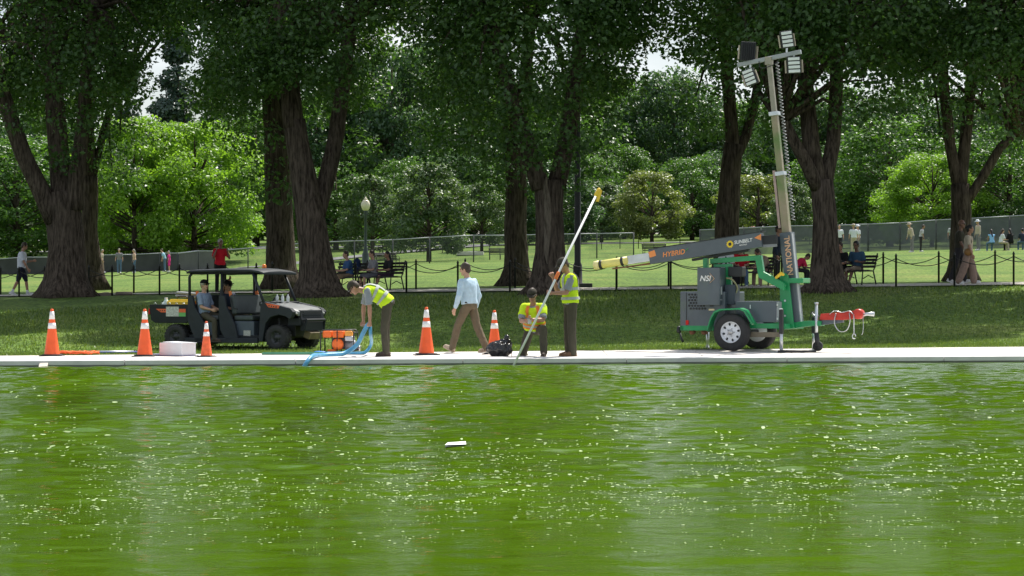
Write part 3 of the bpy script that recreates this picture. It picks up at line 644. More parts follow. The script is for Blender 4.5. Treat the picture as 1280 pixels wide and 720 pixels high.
def person(label, loc, H, facing, pose=None, outfit=None, vox=0.013, group=None, drop=None, tz=0.0):
    """facing: degrees, 0 = to the right of the photo, 90 = away, 180 = left, 270 = towards the pool"""
    P = dict(lean=3, lean2=3, side=0, twist=0, uL=(-.03, .03, -1), uR=(.03, .0, -1), lL=(0, -.04, -1), lR=(0, -.04, -1),
             aL=(-.22, 0, -1), aR=(.22, 0, -1), fL=(-.08, .25, -1), fR=(.08, .25, -1), hp=8, hy=0, footL=0, footR=0, palm=0.9)
    P.update(pose or {}); O = dict(skin=SKIN, shirt=None, sleeve='short', legs=None, leg='long', shoe=None); O.update(outfit or {})
    k = H / 1.78; n1 = Vector((0, 0, 0))
    near = vox < 0.016
    def spine(s):      # point, up, right, forward at s metres along the back
        steps = 12; p = Vector((0, 0, 0)); ds = s / steps
        for i in range(steps):
            f = max(0, min(1, (i + .5) / steps * s / .5)); a = R(P['lean'] * (1 - f) + P['lean2'] * f); sd = R(P['side']) * f
            p += Vector((math.sin(sd), math.sin(a) * math.cos(sd), math.cos(a) * math.cos(sd))) * ds
        f = max(0, min(1, s / .5)); a = R(P['lean'] * (1 - f) + P['lean2'] * f); sd = R(P['side']) * f
        U = Vector((math.sin(sd), math.sin(a) * math.cos(sd), math.cos(a) * math.cos(sd)))
        tw = R(P['twist']) * f; Rt = Vector((math.cos(tw), math.sin(tw), 0)); Rt = (Rt - U * Rt.dot(U)).normalized(); Fw = U.cross(Rt)
        return p * k, U, Rt, Fw
    fat = O.get('fat', 1.0); fem = O.get('female', False)
    PROF = [(-.10, .118, .095), (-.05, .158, .118), (.02, .168, .122), (.12, .146 * fat, .110 * fat), (.22, .150 * fat, .118 * fat), (.32, .172, .124), (.40, .180, .118), (.455, .160, .095), (.49, .095, .070)]
    if fem: PROF = [(s, rx * (1.02 if s < .05 else .86), ry * (.98 if s < .2 else .92)) for s, rx, ry in PROF]
    def torso(mb, s0, s1, off, n=20):
        rings = []
        ss = [s for s, a, b in PROF if s0 < s < s1]; ss = [s0] + ss + [s1]
        for s in ss:
            rx = np.interp(s, [a for a, b, c in PROF], [b for a, b, c in PROF]); ry = np.interp(s, [a for a, b, c in PROF], [c for a, b, c in PROF])
            c, U, Rt, Fw = spine(s)
            rings.append([c + (Rt * math.cos(2*math.pi*j/n) * (rx + off) + Fw * math.sin(2*math.pi*j/n) * (ry + off)) * k for j in range(n)])
        mb.loft(rings)
    def tsurf(s, th, off):
        rx = np.interp(s, [a for a, b, c in PROF], [b for a, b, c in PROF]); ry = np.interp(s, [a for a, b, c in PROF], [c for a, b, c in PROF])
        c, U, Rt, Fw = spine(s); return c + (Rt * math.cos(th) * (rx + off) + Fw * math.sin(th) * (ry + off)) * k
    # joints
    hip = {s: Vector((sx * .092 * k, 0, -.05 * k)) for s, sx in (('L', -1), ('R', 1))}
    knee = {s: hip[s] + nv(P['u' + s]) * .435 * k for s in 'LR'}; ank = {s: knee[s] + nv(P['l' + s]) * .425 * k for s in 'LR'}
    cs, U, Rt, Fw = spine(.435); sw = .168 if fem else .188
    sh = {s: cs + (Rt * sx * sw) * k for s, sx in (('L', -1), ('R', 1))}
    elb = {s: sh[s] + nv(P['a' + s]) * .295 * k for s in 'LR'}; wri = {s: elb[s] + nv(P['f' + s]) * .255 * k for s in 'LR'}
    nb, U, Rt, Fw = spine(.49)
    hd = Matrix.Rotation(R(P['hy']), 3, 'Z') @ Matrix.Rotation(-R(P['hp']), 3, 'X')
    base = Matrix((Rt, Fw, U)).transposed()
    a2 = (R(P['lean2'])) ; HM = Matrix.Rotation(R(P['hy']), 3, 'Z') @ Matrix.Rotation(-R(P['hp']), 3, 'X')   # head in the person's own upright frame
    hc = nb + (U * .085 + HM @ Vector((0, .02, .115))) * k
    # ---------- body: one continuous mesh
    b = MB(); torso(b, -.10, .49, -.012)
    b.capsule(nb - U * .03 * k, hc - HM @ Vector((0, .01, .05)) * k, .058 * k, .055 * k)
    b.ell(hc + HM @ Vector((0, -.012, .018)) * k, (.078 * k, .098 * k, .108 * k), HM)                    # skull
    b.ell(hc + HM @ Vector((0, .022, -.055)) * k, (.060 * k, .070 * k, .068 * k), HM)                  # jaw
    b.capsule(hc + HM @ Vector((0, .088, .012)) * k, hc + HM @ Vector((0, .108, -.024)) * k, .010 * k, .017 * k, 8)  # nose
    b.capsule(hc + HM @ Vector((0, .070, -.095)) * k, hc + HM @ Vector((0, .074, -.098)) * k, .022 * k, .022 * k, 8)  # chin
    for sx in (-1, 1):
        b.ell(hc + HM @ Vector((sx * .080, -.01, -.005)) * k, (.012 * k, .020 * k, .034 * k), HM, 8, 6)
        b.ell(hc + HM @ Vector((sx * .033, .078, .028)) * k, (.026 * k, .016 * k, .010 * k), HM, 8, 6)
    for s, sx in (('L', -1), ('R', 1)):
        b.capsule(hip[s], knee[s], .078 * k, .052 * k); b.capsule(knee[s], knee[s].lerp(ank[s], .35), .052 * k, .056 * k); b.capsule(knee[s].lerp(ank[s], .35), ank[s], .056 * k, .036 * k)
        b.capsule(sh[s] - Rt * sx * .03 * k, sh[s], .055 * k, .056 * k)
        b.capsule(sh[s], elb[s], .052 * k, .040 * k); b.capsule(elb[s], elb[s].lerp(wri[s], .3), .041 * k, .043 * k); b.capsule(elb[s].lerp(wri[s], .3), wri[s], .043 * k, .028 * k)
        # hand: palm, four fingers, thumb
        d = nv(wri[s] - elb[s]); hint = Vector((0, 1, 0)) if abs(d.y) < .8 else Vector((0, 0, 1))
        sd_ = (hint - d * hint.dot(d)).normalized(); m_ = d.cross(sd_) * (1 if sx < 0 else -1)
        cu = P.get('curl' + s, 0.5)
        for e in (-.024, 0, .024): b.capsule(wri[s] + sd_ * e * .5 * k, wri[s] + (d * .082 + sd_ * e) * k, .017 * k, .016 * k, 8)
        for q, (e, Ln) in enumerate(((.033, .075), (.012, .085), (-.010, .080), (-.031, .062))):
            r0 = wri[s] + (d * .085 + sd_ * e) * k; d1 = d * math.cos(cu) + m_ * math.sin(cu); d2 = d * math.cos(cu * 2.1) + m_ * math.sin(cu * 2.1)
            r1 = r0 + d1 * Ln * .5 * k; b.capsule(r0, r1, .0105 * k, .0100 * k, 6); b.capsule(r1, r1 + d2 * Ln * .5 * k, .0100 * k, .0085 * k, 6)
        r0 = wri[s] + (d * .03 + sd_ * .028) * k; r1 = r0 + (d * .75 + sd_ * .55 + m_ * .25).normalized() * .042 * k
        b.capsule(r0, r1, .014 * k, .012 * k, 6); b.capsule(r1, r1 + (d * .9 + sd_ * .1 + m_ * .5).normalized() * .034 * k, .012 * k, .010 * k, 6)
    def footpts(s):
        d = nv(P['l' + s]); pt = R(P['foot' + s]); fw = Vector((0, math.cos(pt), math.sin(pt))); dn = Vector((0, math.sin(pt), -math.cos(pt)))
        return fw, dn
    for s in 'LR':
        fw, dn = footpts(s); b.capsule(ank[s] + dn * .03 * k - fw * .02 * k, ank[s] + (fw * .13 + dn * .045) * k, .036 * k, .028 * k)
    root = empty('person', (0, 0, 0)); tag(root, label, 'person', group)
    bo = obj('body', union(b, vox * .85), O['skin'], root)
    if near or H * F / loc[1] > 60:
        e = MB()
        for sx in (-1, 1): e.ell(hc + HM @ Vector((sx * .033, .087, .012)) * k, (.014 * k, .010 * k, .008 * k), HM, 8, 6)
        e.build('eyes', M_eye, root, True)
        e = MB(); e.ell(hc + HM @ Vector((0, .090, -.058)) * k, (.026 * k, .010 * k, .007 * k), HM, 8, 6); e.build('mouth', M_lip, root, True)
    if O.get('glasses'):
        e = MB()
        for sx in (-1, 1): e.ell(hc + HM @ Vector((sx * .034, .094, .012)) * k, (.029 * k, .012 * k, .020 * k), HM, 10, 6); e.bar(hc + HM @ Vector((sx * .062, .085, .018)) * k, hc + HM @ Vector((sx * .085, -.01, .018)) * k, .006, .010)
        e.bar(hc + HM @ Vector((-.02, .098, .016)) * k, hc + HM @ Vector((.02, .098, .016)) * k, .008, .008); e.build('sunglasses', M_glass, root, True)
    # ---------- clothes
    if O['legs']:
        t = MB(); torso(t, -.10, .03 if not O.get('highwaist') else .12, .012)
        if O['leg'] == 'skirt':
            rings = []; lo = (ank['L'] + ank['R']) / 2
            for f, rx, ry in ((0, .17, .13), (.25, .20, .16), (.55, .22, .20), (.97, .27, .27)):
                c = Vector((0, 0, 0)).lerp(lo, f); rings.append([c + Vector((math.cos(a), math.sin(a), 0)) * 1 * k * (rx if abs(math.cos(a)) > .7 else ry) * (1 + .05 * math.sin(a * 7)) for a in [2*math.pi*j/28 for j in range(28)]])
            t.loft(rings)
        for s in 'LR':
            w = O.get('wide', 1.0)
            t.capsule(hip[s] + Vector((0, 0, .02)), knee[s], .098 * k, .070 * k * w)
            if O['leg'] == 'long':
                t.capsule(knee[s], knee[s].lerp(ank[s], .45), .070 * k * w, .068 * k * w); t.capsule(knee[s].lerp(ank[s], .45), ank[s].lerp(knee[s], -.03), .068 * k * w, .062 * k * w)
            elif O['leg'] == 'short': t.tube([hip[s].lerp(knee[s], .5), knee[s].lerp(hip[s], .12)], [.092 * k, .090 * k], 14)
        obj('skirt' if O['leg'] == 'skirt' else ('shorts' if O['leg'] == 'short' else 'trousers'), union(t, vox, 2, .010 if near else 0, 3.1), O['legs'], root)
        if O.get('belt'):
            e = MB(); torso(e, .015, .045, .020); e.build('belt', O['belt'], root, True)
    if O['shirt']:
        t = MB(); torso(t, -.06 if O.get('untucked', True) else .0, .485, .012 if not O.get('loose') else .024)
        for s, sx in (('L', -1), ('R', 1)):
            t.capsule(sh[s] - Rt * sx * .05 * k, sh[s], .066 * k, .068 * k)
            if O['sleeve'] != 'none':
                if O['sleeve'] == 'long':
                    t.capsule(sh[s], elb[s], .066 * k, .056 * k); t.capsule(elb[s], elb[s].lerp(wri[s], .86), .056 * k, .044 * k)
                else:
                    t.tube([sh[s], sh[s].lerp(elb[s], .5), sh[s].lerp(elb[s], .85)], [.068 * k, .066 * k, .068 * k], 14)
        if O.get('collar'): t.tube([nb - U * .02 * k, nb + U * .025 * k], [.075 * k, .070 * k], 14)
        obj('shirt', union(t, vox, 2, .010 if near else 0, 7.7), O['shirt'], root)
    if O.get('vest'):
        t = MB(); torso(t, -.03, .47, .030)
        for s, sx in (('L', -1), ('R', 1)): t.capsule(sh[s] - Rt * sx * .10 * k, sh[s] - Rt * sx * .012 * k, .074 * k, .078 * k)
        if O.get('vest_sleeve'):
            for s in 'LR': t.tube([sh[s], sh[s].lerp(elb[s], .62)], [.072 * k, .078 * k], 14)
        vo = obj('vest', union(t, vox, 2, .008 if near else 0, 1.2), O['vest'], root)
        def band(s0, s1, m, off=.047):
            e = MB(); n = 30
            rings = [[tsurf(s, 2*math.pi*j/n, off) for j in range(n)] for s in (s0, s1)]; e.loft(rings, False); e.build('reflective_band', m, vo, True, fixn=False)
        for s0, s1, m in O.get('bands', ()): band(s0, s1, m)
        for th in O.get('straps', ()):
            e = MB(); pts = []
            for s in (.16, .22, .28, .34, .40, .445): pts.append((tsurf(s, th - .16, .046), tsurf(s, th + .16, .046)))
            top = [(a + U * .055 * k, c + U * .055 * k) for a, c in [(tsurf(.45, th - .22, .005), tsurf(.45, th + .22, .005))]]
            pts += top; vsx = [p for q in pts for p in q]; e.add(vsx, [(2*i, 2*i+1, 2*i+3, 2*i+2) for i in range(len(pts) - 1)]); e.build('reflective_strap', O['strap_mat'], vo, True, fixn=False)
    for s in 'LR':
        if O['shoe']:
            fw, dn = footpts(s); e = MB(); a = ank[s]
            e.capsule(a + (dn * .035 - fw * .035) * k, a + (fw * .06 + dn * .032) * k, .046 * k, .046 * k); e.capsule(a + (fw * .06 + dn * .036) * k, a + (fw * .155 + dn * .048) * k, .045 * k, .034 * k)
            if O.get('boot'): e.capsule(a - nv(P['l' + s]) * .09 * k, a + dn * .03 * k, .056 * k, .050 * k)
            me = union(e, max(.008, vox * .75), 2); so = obj('shoe', me, O['shoe'], root)
            e = MB(); side = Vector((1, 0, 0)); pts = []
            for (u_, w_) in ((-.085, .03), (-.05, .046), (.06, .046), (.14, .044), (.185, .028), (.195, 0)): pts.append((u_, w_))
            poly = [(u_, w_) for u_, w_ in pts] + [(u_, -w_) for u_, w_ in reversed(pts[:-1])]
            lo = [a + (fw * u_ + dn * .088) * k + side * w_ * k for u_, w_ in poly]; hi = [a + (fw * u_ + dn * .062) * k + side * w_ * k for u_, w_ in poly]
            e.loft([lo, hi]); e.build('sole', O.get('sole', O['shoe']), so, False)
        if O.get('sock'):
            e = MB(); e.tube([ank[s] + Vector((0, 0, -.03)) * k, ank[s] - nv(P['l' + s]) * .10 * k], [.048 * k, .046 * k], 12); e.build('sock', O['sock'], root, True)
    # ---------- hair and headgear
    if O.get('hair'):
        hm, style = O['hair']; e = MB()
        e.ell(hc + HM @ Vector((0, -.022, .034)) * k, (.090 * k, .100 * k, .103 * k), HM)
        if style == 'short': e.ell(hc + HM @ Vector((0, -.050, -.010)) * k, (.078 * k, .066 * k, .085 * k), HM)
        if style in ('long', 'bun'):
            e.ell(hc + HM @ Vector((0, -.055, -.02)) * k, (.088 * k, .070 * k, .10 * k), HM)
            if style == 'long': e.capsule(hc + HM @ Vector((0, -.07, -.04)) * k, nb - U * .16 * k - Fw * .12 * k, .075 * k, .050 * k)
            else: e.ell(hc + HM @ Vector((0, -.12, .03)) * k, (.045 * k, .045 * k, .045 * k), HM)
        obj('hair', union(e, vox, 2, .012 if near else .006, 4.4), hm, root)
    if O.get('cap'):
        e = MB(); rings = []
        for f in (0, .25, .5, .75, .93, 1.0):
            z = .045 + .092 * math.sin(f * math.pi / 2); r_ = math.cos(f * math.pi / 2)
            rings.append([hc + HM @ Vector((.094 * max(r_, .03) * math.cos(a), -.012 + .112 * max(r_, .03) * math.sin(a), z)) * k for a in [2*math.pi*j/20 for j in range(20)]])
        e.loft(rings); co_ = e.build('cap', O['cap'], root, True)
        e = MB(); up = []; 
        for dz in (0, .008):
            up.append([hc + HM @ Vector((.085 * math.cos(a), .045 + (.135 if math.sin(a) > 0 else .02) * math.sin(a), .052 + dz - .020 * max(0, math.sin(a)) - .25 * (.085 * math.cos(a)) ** 2 * 4)) * k for a in [2*math.pi*j/20 for j in range(20)]])
        e.loft(up); e.build('brim', O['cap'], co_, True)
    if O.get('hat'):
        e = MB(); c0 = hc + HM @ Vector((0, -.01, .05)) * k
        prof = [(.19, -.012), (.192, -.004), (.11, .010), (.100, .03), (.092, .09), (.06, .108), (.0, .11)]
        rings = [[c0 + HM @ Vector((r_ * math.cos(a), r_ * 1.08 * math.sin(a), z)) * k for a in [2*math.pi*j/22 for j in range(22)]] for r_, z in prof]
        e.loft(rings); e.build('hat', O['hat'], root, True)
    # ---------- stand it on its feet
    if drop is None:
        low = min(min((ank[s] + footpts(s)[1] * .088 * k).z, (ank[s] + footpts(s)[1] * .088 * k + footpts(s)[0] * .18 * k).z, (ank[s] + footpts(s)[1] * .088 * k - footpts(s)[0] * .085 * k).z) for s in 'LR'); drop = -low
    root.location = Vector(loc) + Vector((0, 0, drop + tz)); root.rotation_euler = (0, 0, R(facing - 90))
    J = dict(wri=wri, ank=ank, elb=elb, hc=hc, sh=sh, hip=hip, knee=knee, spine=spine, tsurf=tsurf)
    Mx = Matrix.Translation(root.location) @ Matrix.Rotation(R(facing - 90), 4, 'Z')
    J['M'] = Mx; J['root'] = root; J['k'] = k
    return J
def held(J, key, s): return J['M'] @ J[key][s]
# ------------------------------------------------------------------ work gear on the walk
M_orange = mat('cone_orange', (0.86, 0.115, 0.022), 0.5, var=0.10, vscale=5)
M_orange_old = mat('cone_orange_worn', (0.78, 0.13, 0.04), 0.6, var=0.22, vscale=9)
M_white = mat('reflective_white', (0.80, 0.80, 0.80), 0.4, var=0.08, vscale=12)
M_rubber = mat('rubber_black', (0.025, 0.025, 0.026), 0.75, var=0.25, vscale=12, bump=.2)
M_blackmetal = mat('black_metal', (0.018, 0.019, 0.02), 0.45, var=0.2)
M_steel = mat('steel', (0.55, 0.55, 0.55), 0.32, 0.9, var=0.12)
M_red = mat('red_paint', (0.55, 0.035, 0.02), 0.4, var=0.12)
def cone(px, py, h, label, m=M_orange, tilt=(0, 0), bands=((.53, .64), (.71, .86))):
    p = walkpt(px, py); root = empty('traffic_cone', p, random.uniform(-.5, .5)); tag(root, label, 'traffic cone', 'orange cones along the pool walk')
    root.rotation_euler = (R(tilt[0]), R(tilt[1]), random.uniform(-.4, .4)); k = h / 0.91; r = lambda z: (.145 - (.145 - .03) * (z - .04) / .85)
    mb = MB(); mb.lathe([(r(.04) + .01, .03), (r(.04), .05), (r(.35), .35), (r(.62), .62), (r(.88), .88), (.027, .905), (.012, .91)], n=28); b = mb.build('cone_body', m, root, True)
    for z0, z1 in bands:
        mb = MB(); mb.loft([[Vector(((r(z) + .004) * math.cos(a), (r(z) + .004) * math.sin(a), z)) for a in [2*math.pi*j/28 for j in range(28)]] for z in (z0, z1)]); mb.build('white_collar', M_white, root, True)
    mb = MB()
    mb.box((0, 0, .025), (.37, .37, .035), taper=.93)
    for sx in (-1, 1):
        for sy in (-1, 1): mb.box((sx * .165, sy * .165, .012), (.10, .10, .024))
    mb.build('base', M_rubber, root, bevel=.008); root.scale = (k, k, k)
    return root
cone(65, 445.5, .91, 'clean orange cone farthest along the walk, beside the orange netting')
cone(181, 446, .91, 'clean orange cone just left of the white box')
cone(258, 446.5, .68, 'small scuffed orange cone just right of the white box', M_orange_old)
cone(533, 444.2, .93, 'orange cone standing between the bending worker and the walking man')
cone(618, 443, .86, 'orange cone half hidden behind the black rubbish bag')

# white box
p = walkpt(222, 445.5); root = empty('box', p, R(-33)); tag(root, 'plain white cardboard box on the walk behind the small cone', 'box')
mb = MB(); mb.box((0, 0, .135), (.55, .42, .25)); mb.build('carton', mat('white_card', (0.66, 0.68, 0.72), .7, var=.04), root, bevel=.006)
mb = MB(); mb.box((0.04, 0.02, .267), (.50, .40, .012), Matrix.Rotation(R(2), 3, 'Y')); mb.build('lid_flap', mat('white_card', (0, 0, 0)), root)
mb = MB(); mb.box((0, 0, .012), (.62, .50, .022)); mb.build('tray', mat('navy_plastic', (.03, .035, .12), .5), root, bevel=.004)

# orange netting, poles, plank on the coping
p = walkpt(97, 444.5); rb = random.Random(3); mb = MB(); pts = []
for i in range(120):
    a = i * .55; pts.append(p + Vector((math.cos(a) * (.26 + .05 * math.sin(i * 1.7)) + .12 * math.sin(i * .31), math.sin(a * 1.1) * .14, .025 + .045 * abs(math.sin(i * .77)) + .02 * rb.random())))
mb.tube(pts, .011, 6); tag(mb.build('orange_rope', mat('orange_rope', (.85, .16, .04), .7, var=.2), smooth=True), 'tangled heap of orange rope lying by the farthest cone', 'rope')
def rod(pa, pb, r, m, label, name, cat, z=.03):
    a = walkpt(*pa); b = walkpt(*pb); root = empty(name, a); tag(root, label, cat); d = b - a
    mb = MB(); mb.tube([Vector((0, 0, z)), d * .5 + Vector((0, 0, z)), d + Vector((0, 0, z))], r, 10); mb.build('shaft', m, root, True)
    mb = MB(); mb.tube([d * .97 + Vector((0, 0, z)), d * 1.0 + Vector((0, 0, z))], r * 1.35, 10); mb.build('end_cap', M_blackmetal, root, True)
    return root
rod((100, 443.2), (182, 442.3), .025, mat('blue_plastic', (.03, .05, .30), .4), 'dark blue pole lying on the walk between the two left cones', 'pole', 'pole')
rod((92, 441.8), (170, 441.2), .02, mat('silver_tube', (.6, .62, .65), .35, .6), 'silver pole lying behind the dark blue pole', 'pole', 'pole')
rod((182, 445.5), (205, 445), .02, mat('grey_blue', (.12, .13, .25), .5), 'short grey blue pole lying against the white box', 'pole', 'pole')
x = wx(73, 49.0); a = Vector((x, Yc(x), 0)); mb = MB(); mb.bar(a + nrm * .25 + Vector((.02, 0, .035)), a - nrm * .28 + Vector((-.03, 0, -.13)), .15, .035)
tag(mb.build('plank', mat('pale_wood', (.55, .49, .42), .8, var=.12, vscale=8), bevel=.004), 'short pale plank sloping from the coping down into the water', 'plank')
a = walkpt(327, 444.2); b = walkpt(404, 444); mb = MB(); mb.bar(a + Vector((0, .1, .03)), b + Vector((0, .1, .03)), .22, .035)
root = empty('green_board', a); tag(root, 'flat green board lying on the walk in front of the cart', 'board'); o = mb.build('board', mat('green_board', (.05, .22, .13), .5, var=.15), root, bevel=.005); o.location = -a
mb = MB(); mb.bar(a + Vector((0.02, .1, .052)), b + Vector((-.02, .1, .052)), .05, .012); o = mb.build('rib', mat('green_board_light', (.08, .30, .19), .5), root); o.location = -a

# rubbish bag
p = walkpt(625, 446); mb = MB(); mb.ell((0, 0, .15), (.27, .22, .185), None, 48, 30); mb.ell((.08, 0, .26), (.13, .12, .11), None, 40, 24)
me = union(mb, .012, 1); n = len(me.vertices); co = np.empty(n * 3, np.float32); me.vertices.foreach_get('co', co); co = co.reshape(-1, 3)
for i in range(n):
    c = co[i]; q = (c[0] * 5, c[1] * 5, c[2] * 5); kz = 1 - abs(mnoise.noise((q[0] * 1.4, q[1] * 1.4, q[2] * 1.4))) * .30 + .12 * mnoise.noise(q) - abs(mnoise.noise((q[0] * 3.1, q[1] * 3.1, q[2] * 3.1 + 4))) * .12
    co[i] = (c[0] * kz, c[1] * kz, max(.0, (c[2]) * kz))
me.vertices.foreach_set('co', co.ravel()); me.update()
bag = obj('rubbish_bag', me, mat('bag_plastic', (.010, .010, .011), .22, var=.2, spec=.6), None, True, loc=p); tag(bag, 'full black plastic rubbish bag slumped on the walk', 'rubbish bag')
mb = MB(); mb.capsule((.10, 0, .31), (.13, -.01, .37), .035, .05, 10); mb.build('knot', mat('bag_plastic', (0, 0, 0)), bag, True)

# pump
p = walkpt(424, 441.6); root = empty('water_pump', p, R(-8)); tag(root, 'orange engine water pump in a black tube frame by the cart', 'pump')
mb = MB(); fx, fy, fz = .33, .20, .46
for sy in (-1, 1):
    mb.tube([(-fx, sy*fy, .02), (-fx, sy*fy, fz - .04), (-fx + .04, sy*fy, fz), (fx - .04, sy*fy, fz), (fx, sy*fy, fz - .04), (fx, sy*fy, .02), (-fx, sy*fy, .02)], .014, 8)
    mb.tube([(0, sy*fy, .02), (0, sy*fy, fz)], .011, 8)
for sx in (-1, 1): mb.tube([(sx*fx, -fy, fz - .05), (sx*fx, fy, fz - .05)], .014, 8); mb.tube([(sx*fx, -fy, .02), (sx*fx, fy, .02)], .014, 8)
mb.build('frame', M_blackmetal, root, True)
M_po = mat('pump_orange', (.88, .16, .02), .4, var=.08)
for x0, x1, nm in ((-.30, -.12, 'fuel_tank'), (-.10, .12, 'fuel_tank')):
    mb = MB(); mb.box(((x0 + x1)/2, -.04, .375), (x1 - x0, .26, .13)); mb.build(nm, M_po, root, bevel=.02)
mb = MB(); mb.box((.21, -.03, .39), (.15, .24, .10)); mb.build('air_filter', mat('pump_amber', (.80, .36, .06), .45), root, bevel=.02)
mb = MB(); mb.box((.22, -.03, .29), (.16, .24, .10)); mb.build('silencer', mat('silencer_grey', (.55, .56, .60), .4, .5), root, bevel=.02)
mb = MB(); mb.lathe([(.05, -.21), (.10, -.20), (.115, -.15), (.115, -.10)], (0.0, 0, .18), 'Y', 20); mb.build('recoil_cover', M_po, root, True)
mb = MB(); mb.box((0, .02, .19), (.26, .26, .22)); mb.build('engine_block', mat('engine_dark', (.05, .05, .055), .5, .3), root, bevel=.015)
mb = MB(); mb.box((-.12, -.12, .06), (.16, .10, .04)); mb.build('drain_tray', M_po, root, bevel=.006)
mb = MB(); mb.lathe([(.07, -.12), (.11, -.10), (.11, .08), (.07, .10)], (.24, 0, .15), 'X', 18); mb.build('pump_casing', mat('cast_grey', (.25, .26, .28), .5, .4), root, True)
mb = MB(); mb.lathe([(.045, -.02), (.045, .07), (.055, .07), (.055, .09)], (.34, -.05, .10), 'X', 14); mb.build('outlet', M_steel, root, True)
for sx in (-1, 1): mb = MB(); mb.box((sx * .30, 0, .012), (.06, .44, .024)); mb.build('foot', M_rubber, root)

# ------------------------------------------------------------------ workers
VY = cloth('hi_vis_yellow', (.62, .86, .03), .05); VO = cloth('hi_vis_amber', (.72, .62, .06), .08)
GREYB = cloth('reflective_grey', (.42, .45, .42)); ORB = cloth('orange_band', (.85, .25, .06))
OLIVE = cloth('olive_trousers', (.075, .068, .048)); GREYSH = cloth('grey_shirt', (.26, .28, .31)); BROWN = mat('brown_boot', (.16, .085, .04), .7, var=.2); DKCAP = cloth('olive_cap', (.05, .045, .035)); DKBOOT = mat('dark_boot', (.06, .04, .03), .7)
KHAKI = cloth('khaki', (.145, .118, .078)); BLUESH = cloth('pale_blue_shirt', (.47, .62, .74)); HB = mat('hair_brown', (.045, .028, .018), .6, var=.3, vscale=40); HBLK = mat('hair_black', (.012, .01, .009), .55, var=.3, vscale=40)
HGR = mat('hair_grey', (.30, .28, .25), .6, var=.3, vscale=40); BELT = mat('belt', (.015, .013, .012), .5)

p = walkpt(484, 446)
JB = person('worker in yellow vest and olive cap bending over the blue hose', p, 1.84, 184,
    dict(lean=40, lean2=88, uL=(-.06, .14, -1), uR=(.10, .04, -1), lL=(0, -.08, -1), lR=(0, -.02, -1), aL=(-.05, -.16, -1), fL=(.06, -.02, -1), aR=(.10, .20, -1), fR=(-.05, .02, -1), hp=52, curlL=1.2, curlR=1.2),
    dict(skin=SKIN2, shirt=GREYSH, vest=VY, legs=OLIVE, shoe=DKBOOT, boot=True, cap=DKCAP, hair=(HB, 'short'), bands=((.10, .15, GREYB), (.26, .31, GREYB)), straps=(-1.1, -2.04), strap_mat=GREYB, glasses=True, belt=BELT), .012)
hL, hR = held(JB, 'wri', 'L'), held(JB, 'wri', 'R')
M_hose = mat('blue_hose', (.075, .30, .50), .42, var=.14, vscale=8, bump=.3, bscale=60)
def smoothpath(pts, n=8):
    pts = [Vector(q) for q in pts]; o_ = []
    for i in range(len(pts) - 1):
        a, b, c, d = pts[max(i-1, 0)], pts[i], pts[i+1], pts[min(i+2, len(pts)-1)]
        for j in range(n):
            t = j / n; o_.append(0.5 * ((2*b) + (c - a)*t + (2*a - 5*b + 4*c - d)*t*t + (3*b - a - 3*c + d)*t*t*t))
    o_.append(pts[-1]); return o_
hb = (hL * .6 + hR * .4) + Vector((0, -.02, -.09)); ce = walkpt(400, 447.3); x_ = wx(378, 48.0)
w0 = Vector((x_, Yc(x_) - .22, ZW - .05)); w1 = Vector((x_ + .14, Yc(x_ + .14) + .02, .06))
h1 = [w0, w1, walkpt(400, 446.8) + Vector((0, 0, .04)), walkpt(418, 446) + Vector((0, 0, .04)), walkpt(432, 445.5) + Vector((0, 0, .07)), walkpt(446, 445.5) + Vector((0, 0, .22)), (walkpt(446, 445.5) + Vector((0, 0, .22))).lerp(hb, .6), hb, hb + Vector((.06, 0, .05))]
mb = MB(); mb.tube(smoothpath(h1), .042, 12); tag(mb.build('suction_hose', M_hose, smooth=True), 'thick blue hose running from the worker\'s hands down into the pool', 'hose')
h2 = [hb + Vector((.05, .09, .03)), hb + Vector((.06, .09, -.16)), walkpt(464, 444) + Vector((0, 0, .22)), walkpt(457, 444) + Vector((0, 0, .06)), walkpt(446, 444) + Vector((0, 0, .035)), walkpt(425, 443.8) + Vector((0, 0, .033)), walkpt(408, 444) + Vector((0, 0, .033))]
mb = MB(); mb.tube(smoothpath(h2), .032, 12); tag(mb.build('discharge_hose', M_hose, smooth=True), 'thinner blue hose looping from the worker\'s hands back to the pump', 'hose')
a = walkpt(400, 442.3); mb = MB(); mb.ell((0, 0, .03), (.13, .08, .03)); o = mb.build('blue_cloth', mat('bright_blue', (.04, .22, .62), .5), smooth=True, loc=a); tag(o, 'small crumpled bright blue cloth beside the orange pump', 'cloth')

p = walkpt(587, 441.2)
person('walking man in pale blue shirt and khaki trousers crossing the walk', p, 1.80, 148,
    dict(lean=5, lean2=7, twist=-12, uL=(-.03, .50, -.9), lL=(0, .30, -1), footL=24, uR=(.03, -.28, -1), lR=(0, -.52, -.95), footR=-6, aL=(-.42, -.10, -1), fL=(-.05, .35, -1), aR=(.42, -.14, -1), fR=(-.02, .30, -1), hp=10, hy=14),
    dict(skin=SKIN, shirt=BLUESH, sleeve='long', collar=True, loose=True, untucked=False, legs=KHAKI, belt=BELT, shoe=mat('tan_shoe', (.42, .34, .25), .7), hair=(HB, 'short'), wide=1.1, fat=1.08), .012)

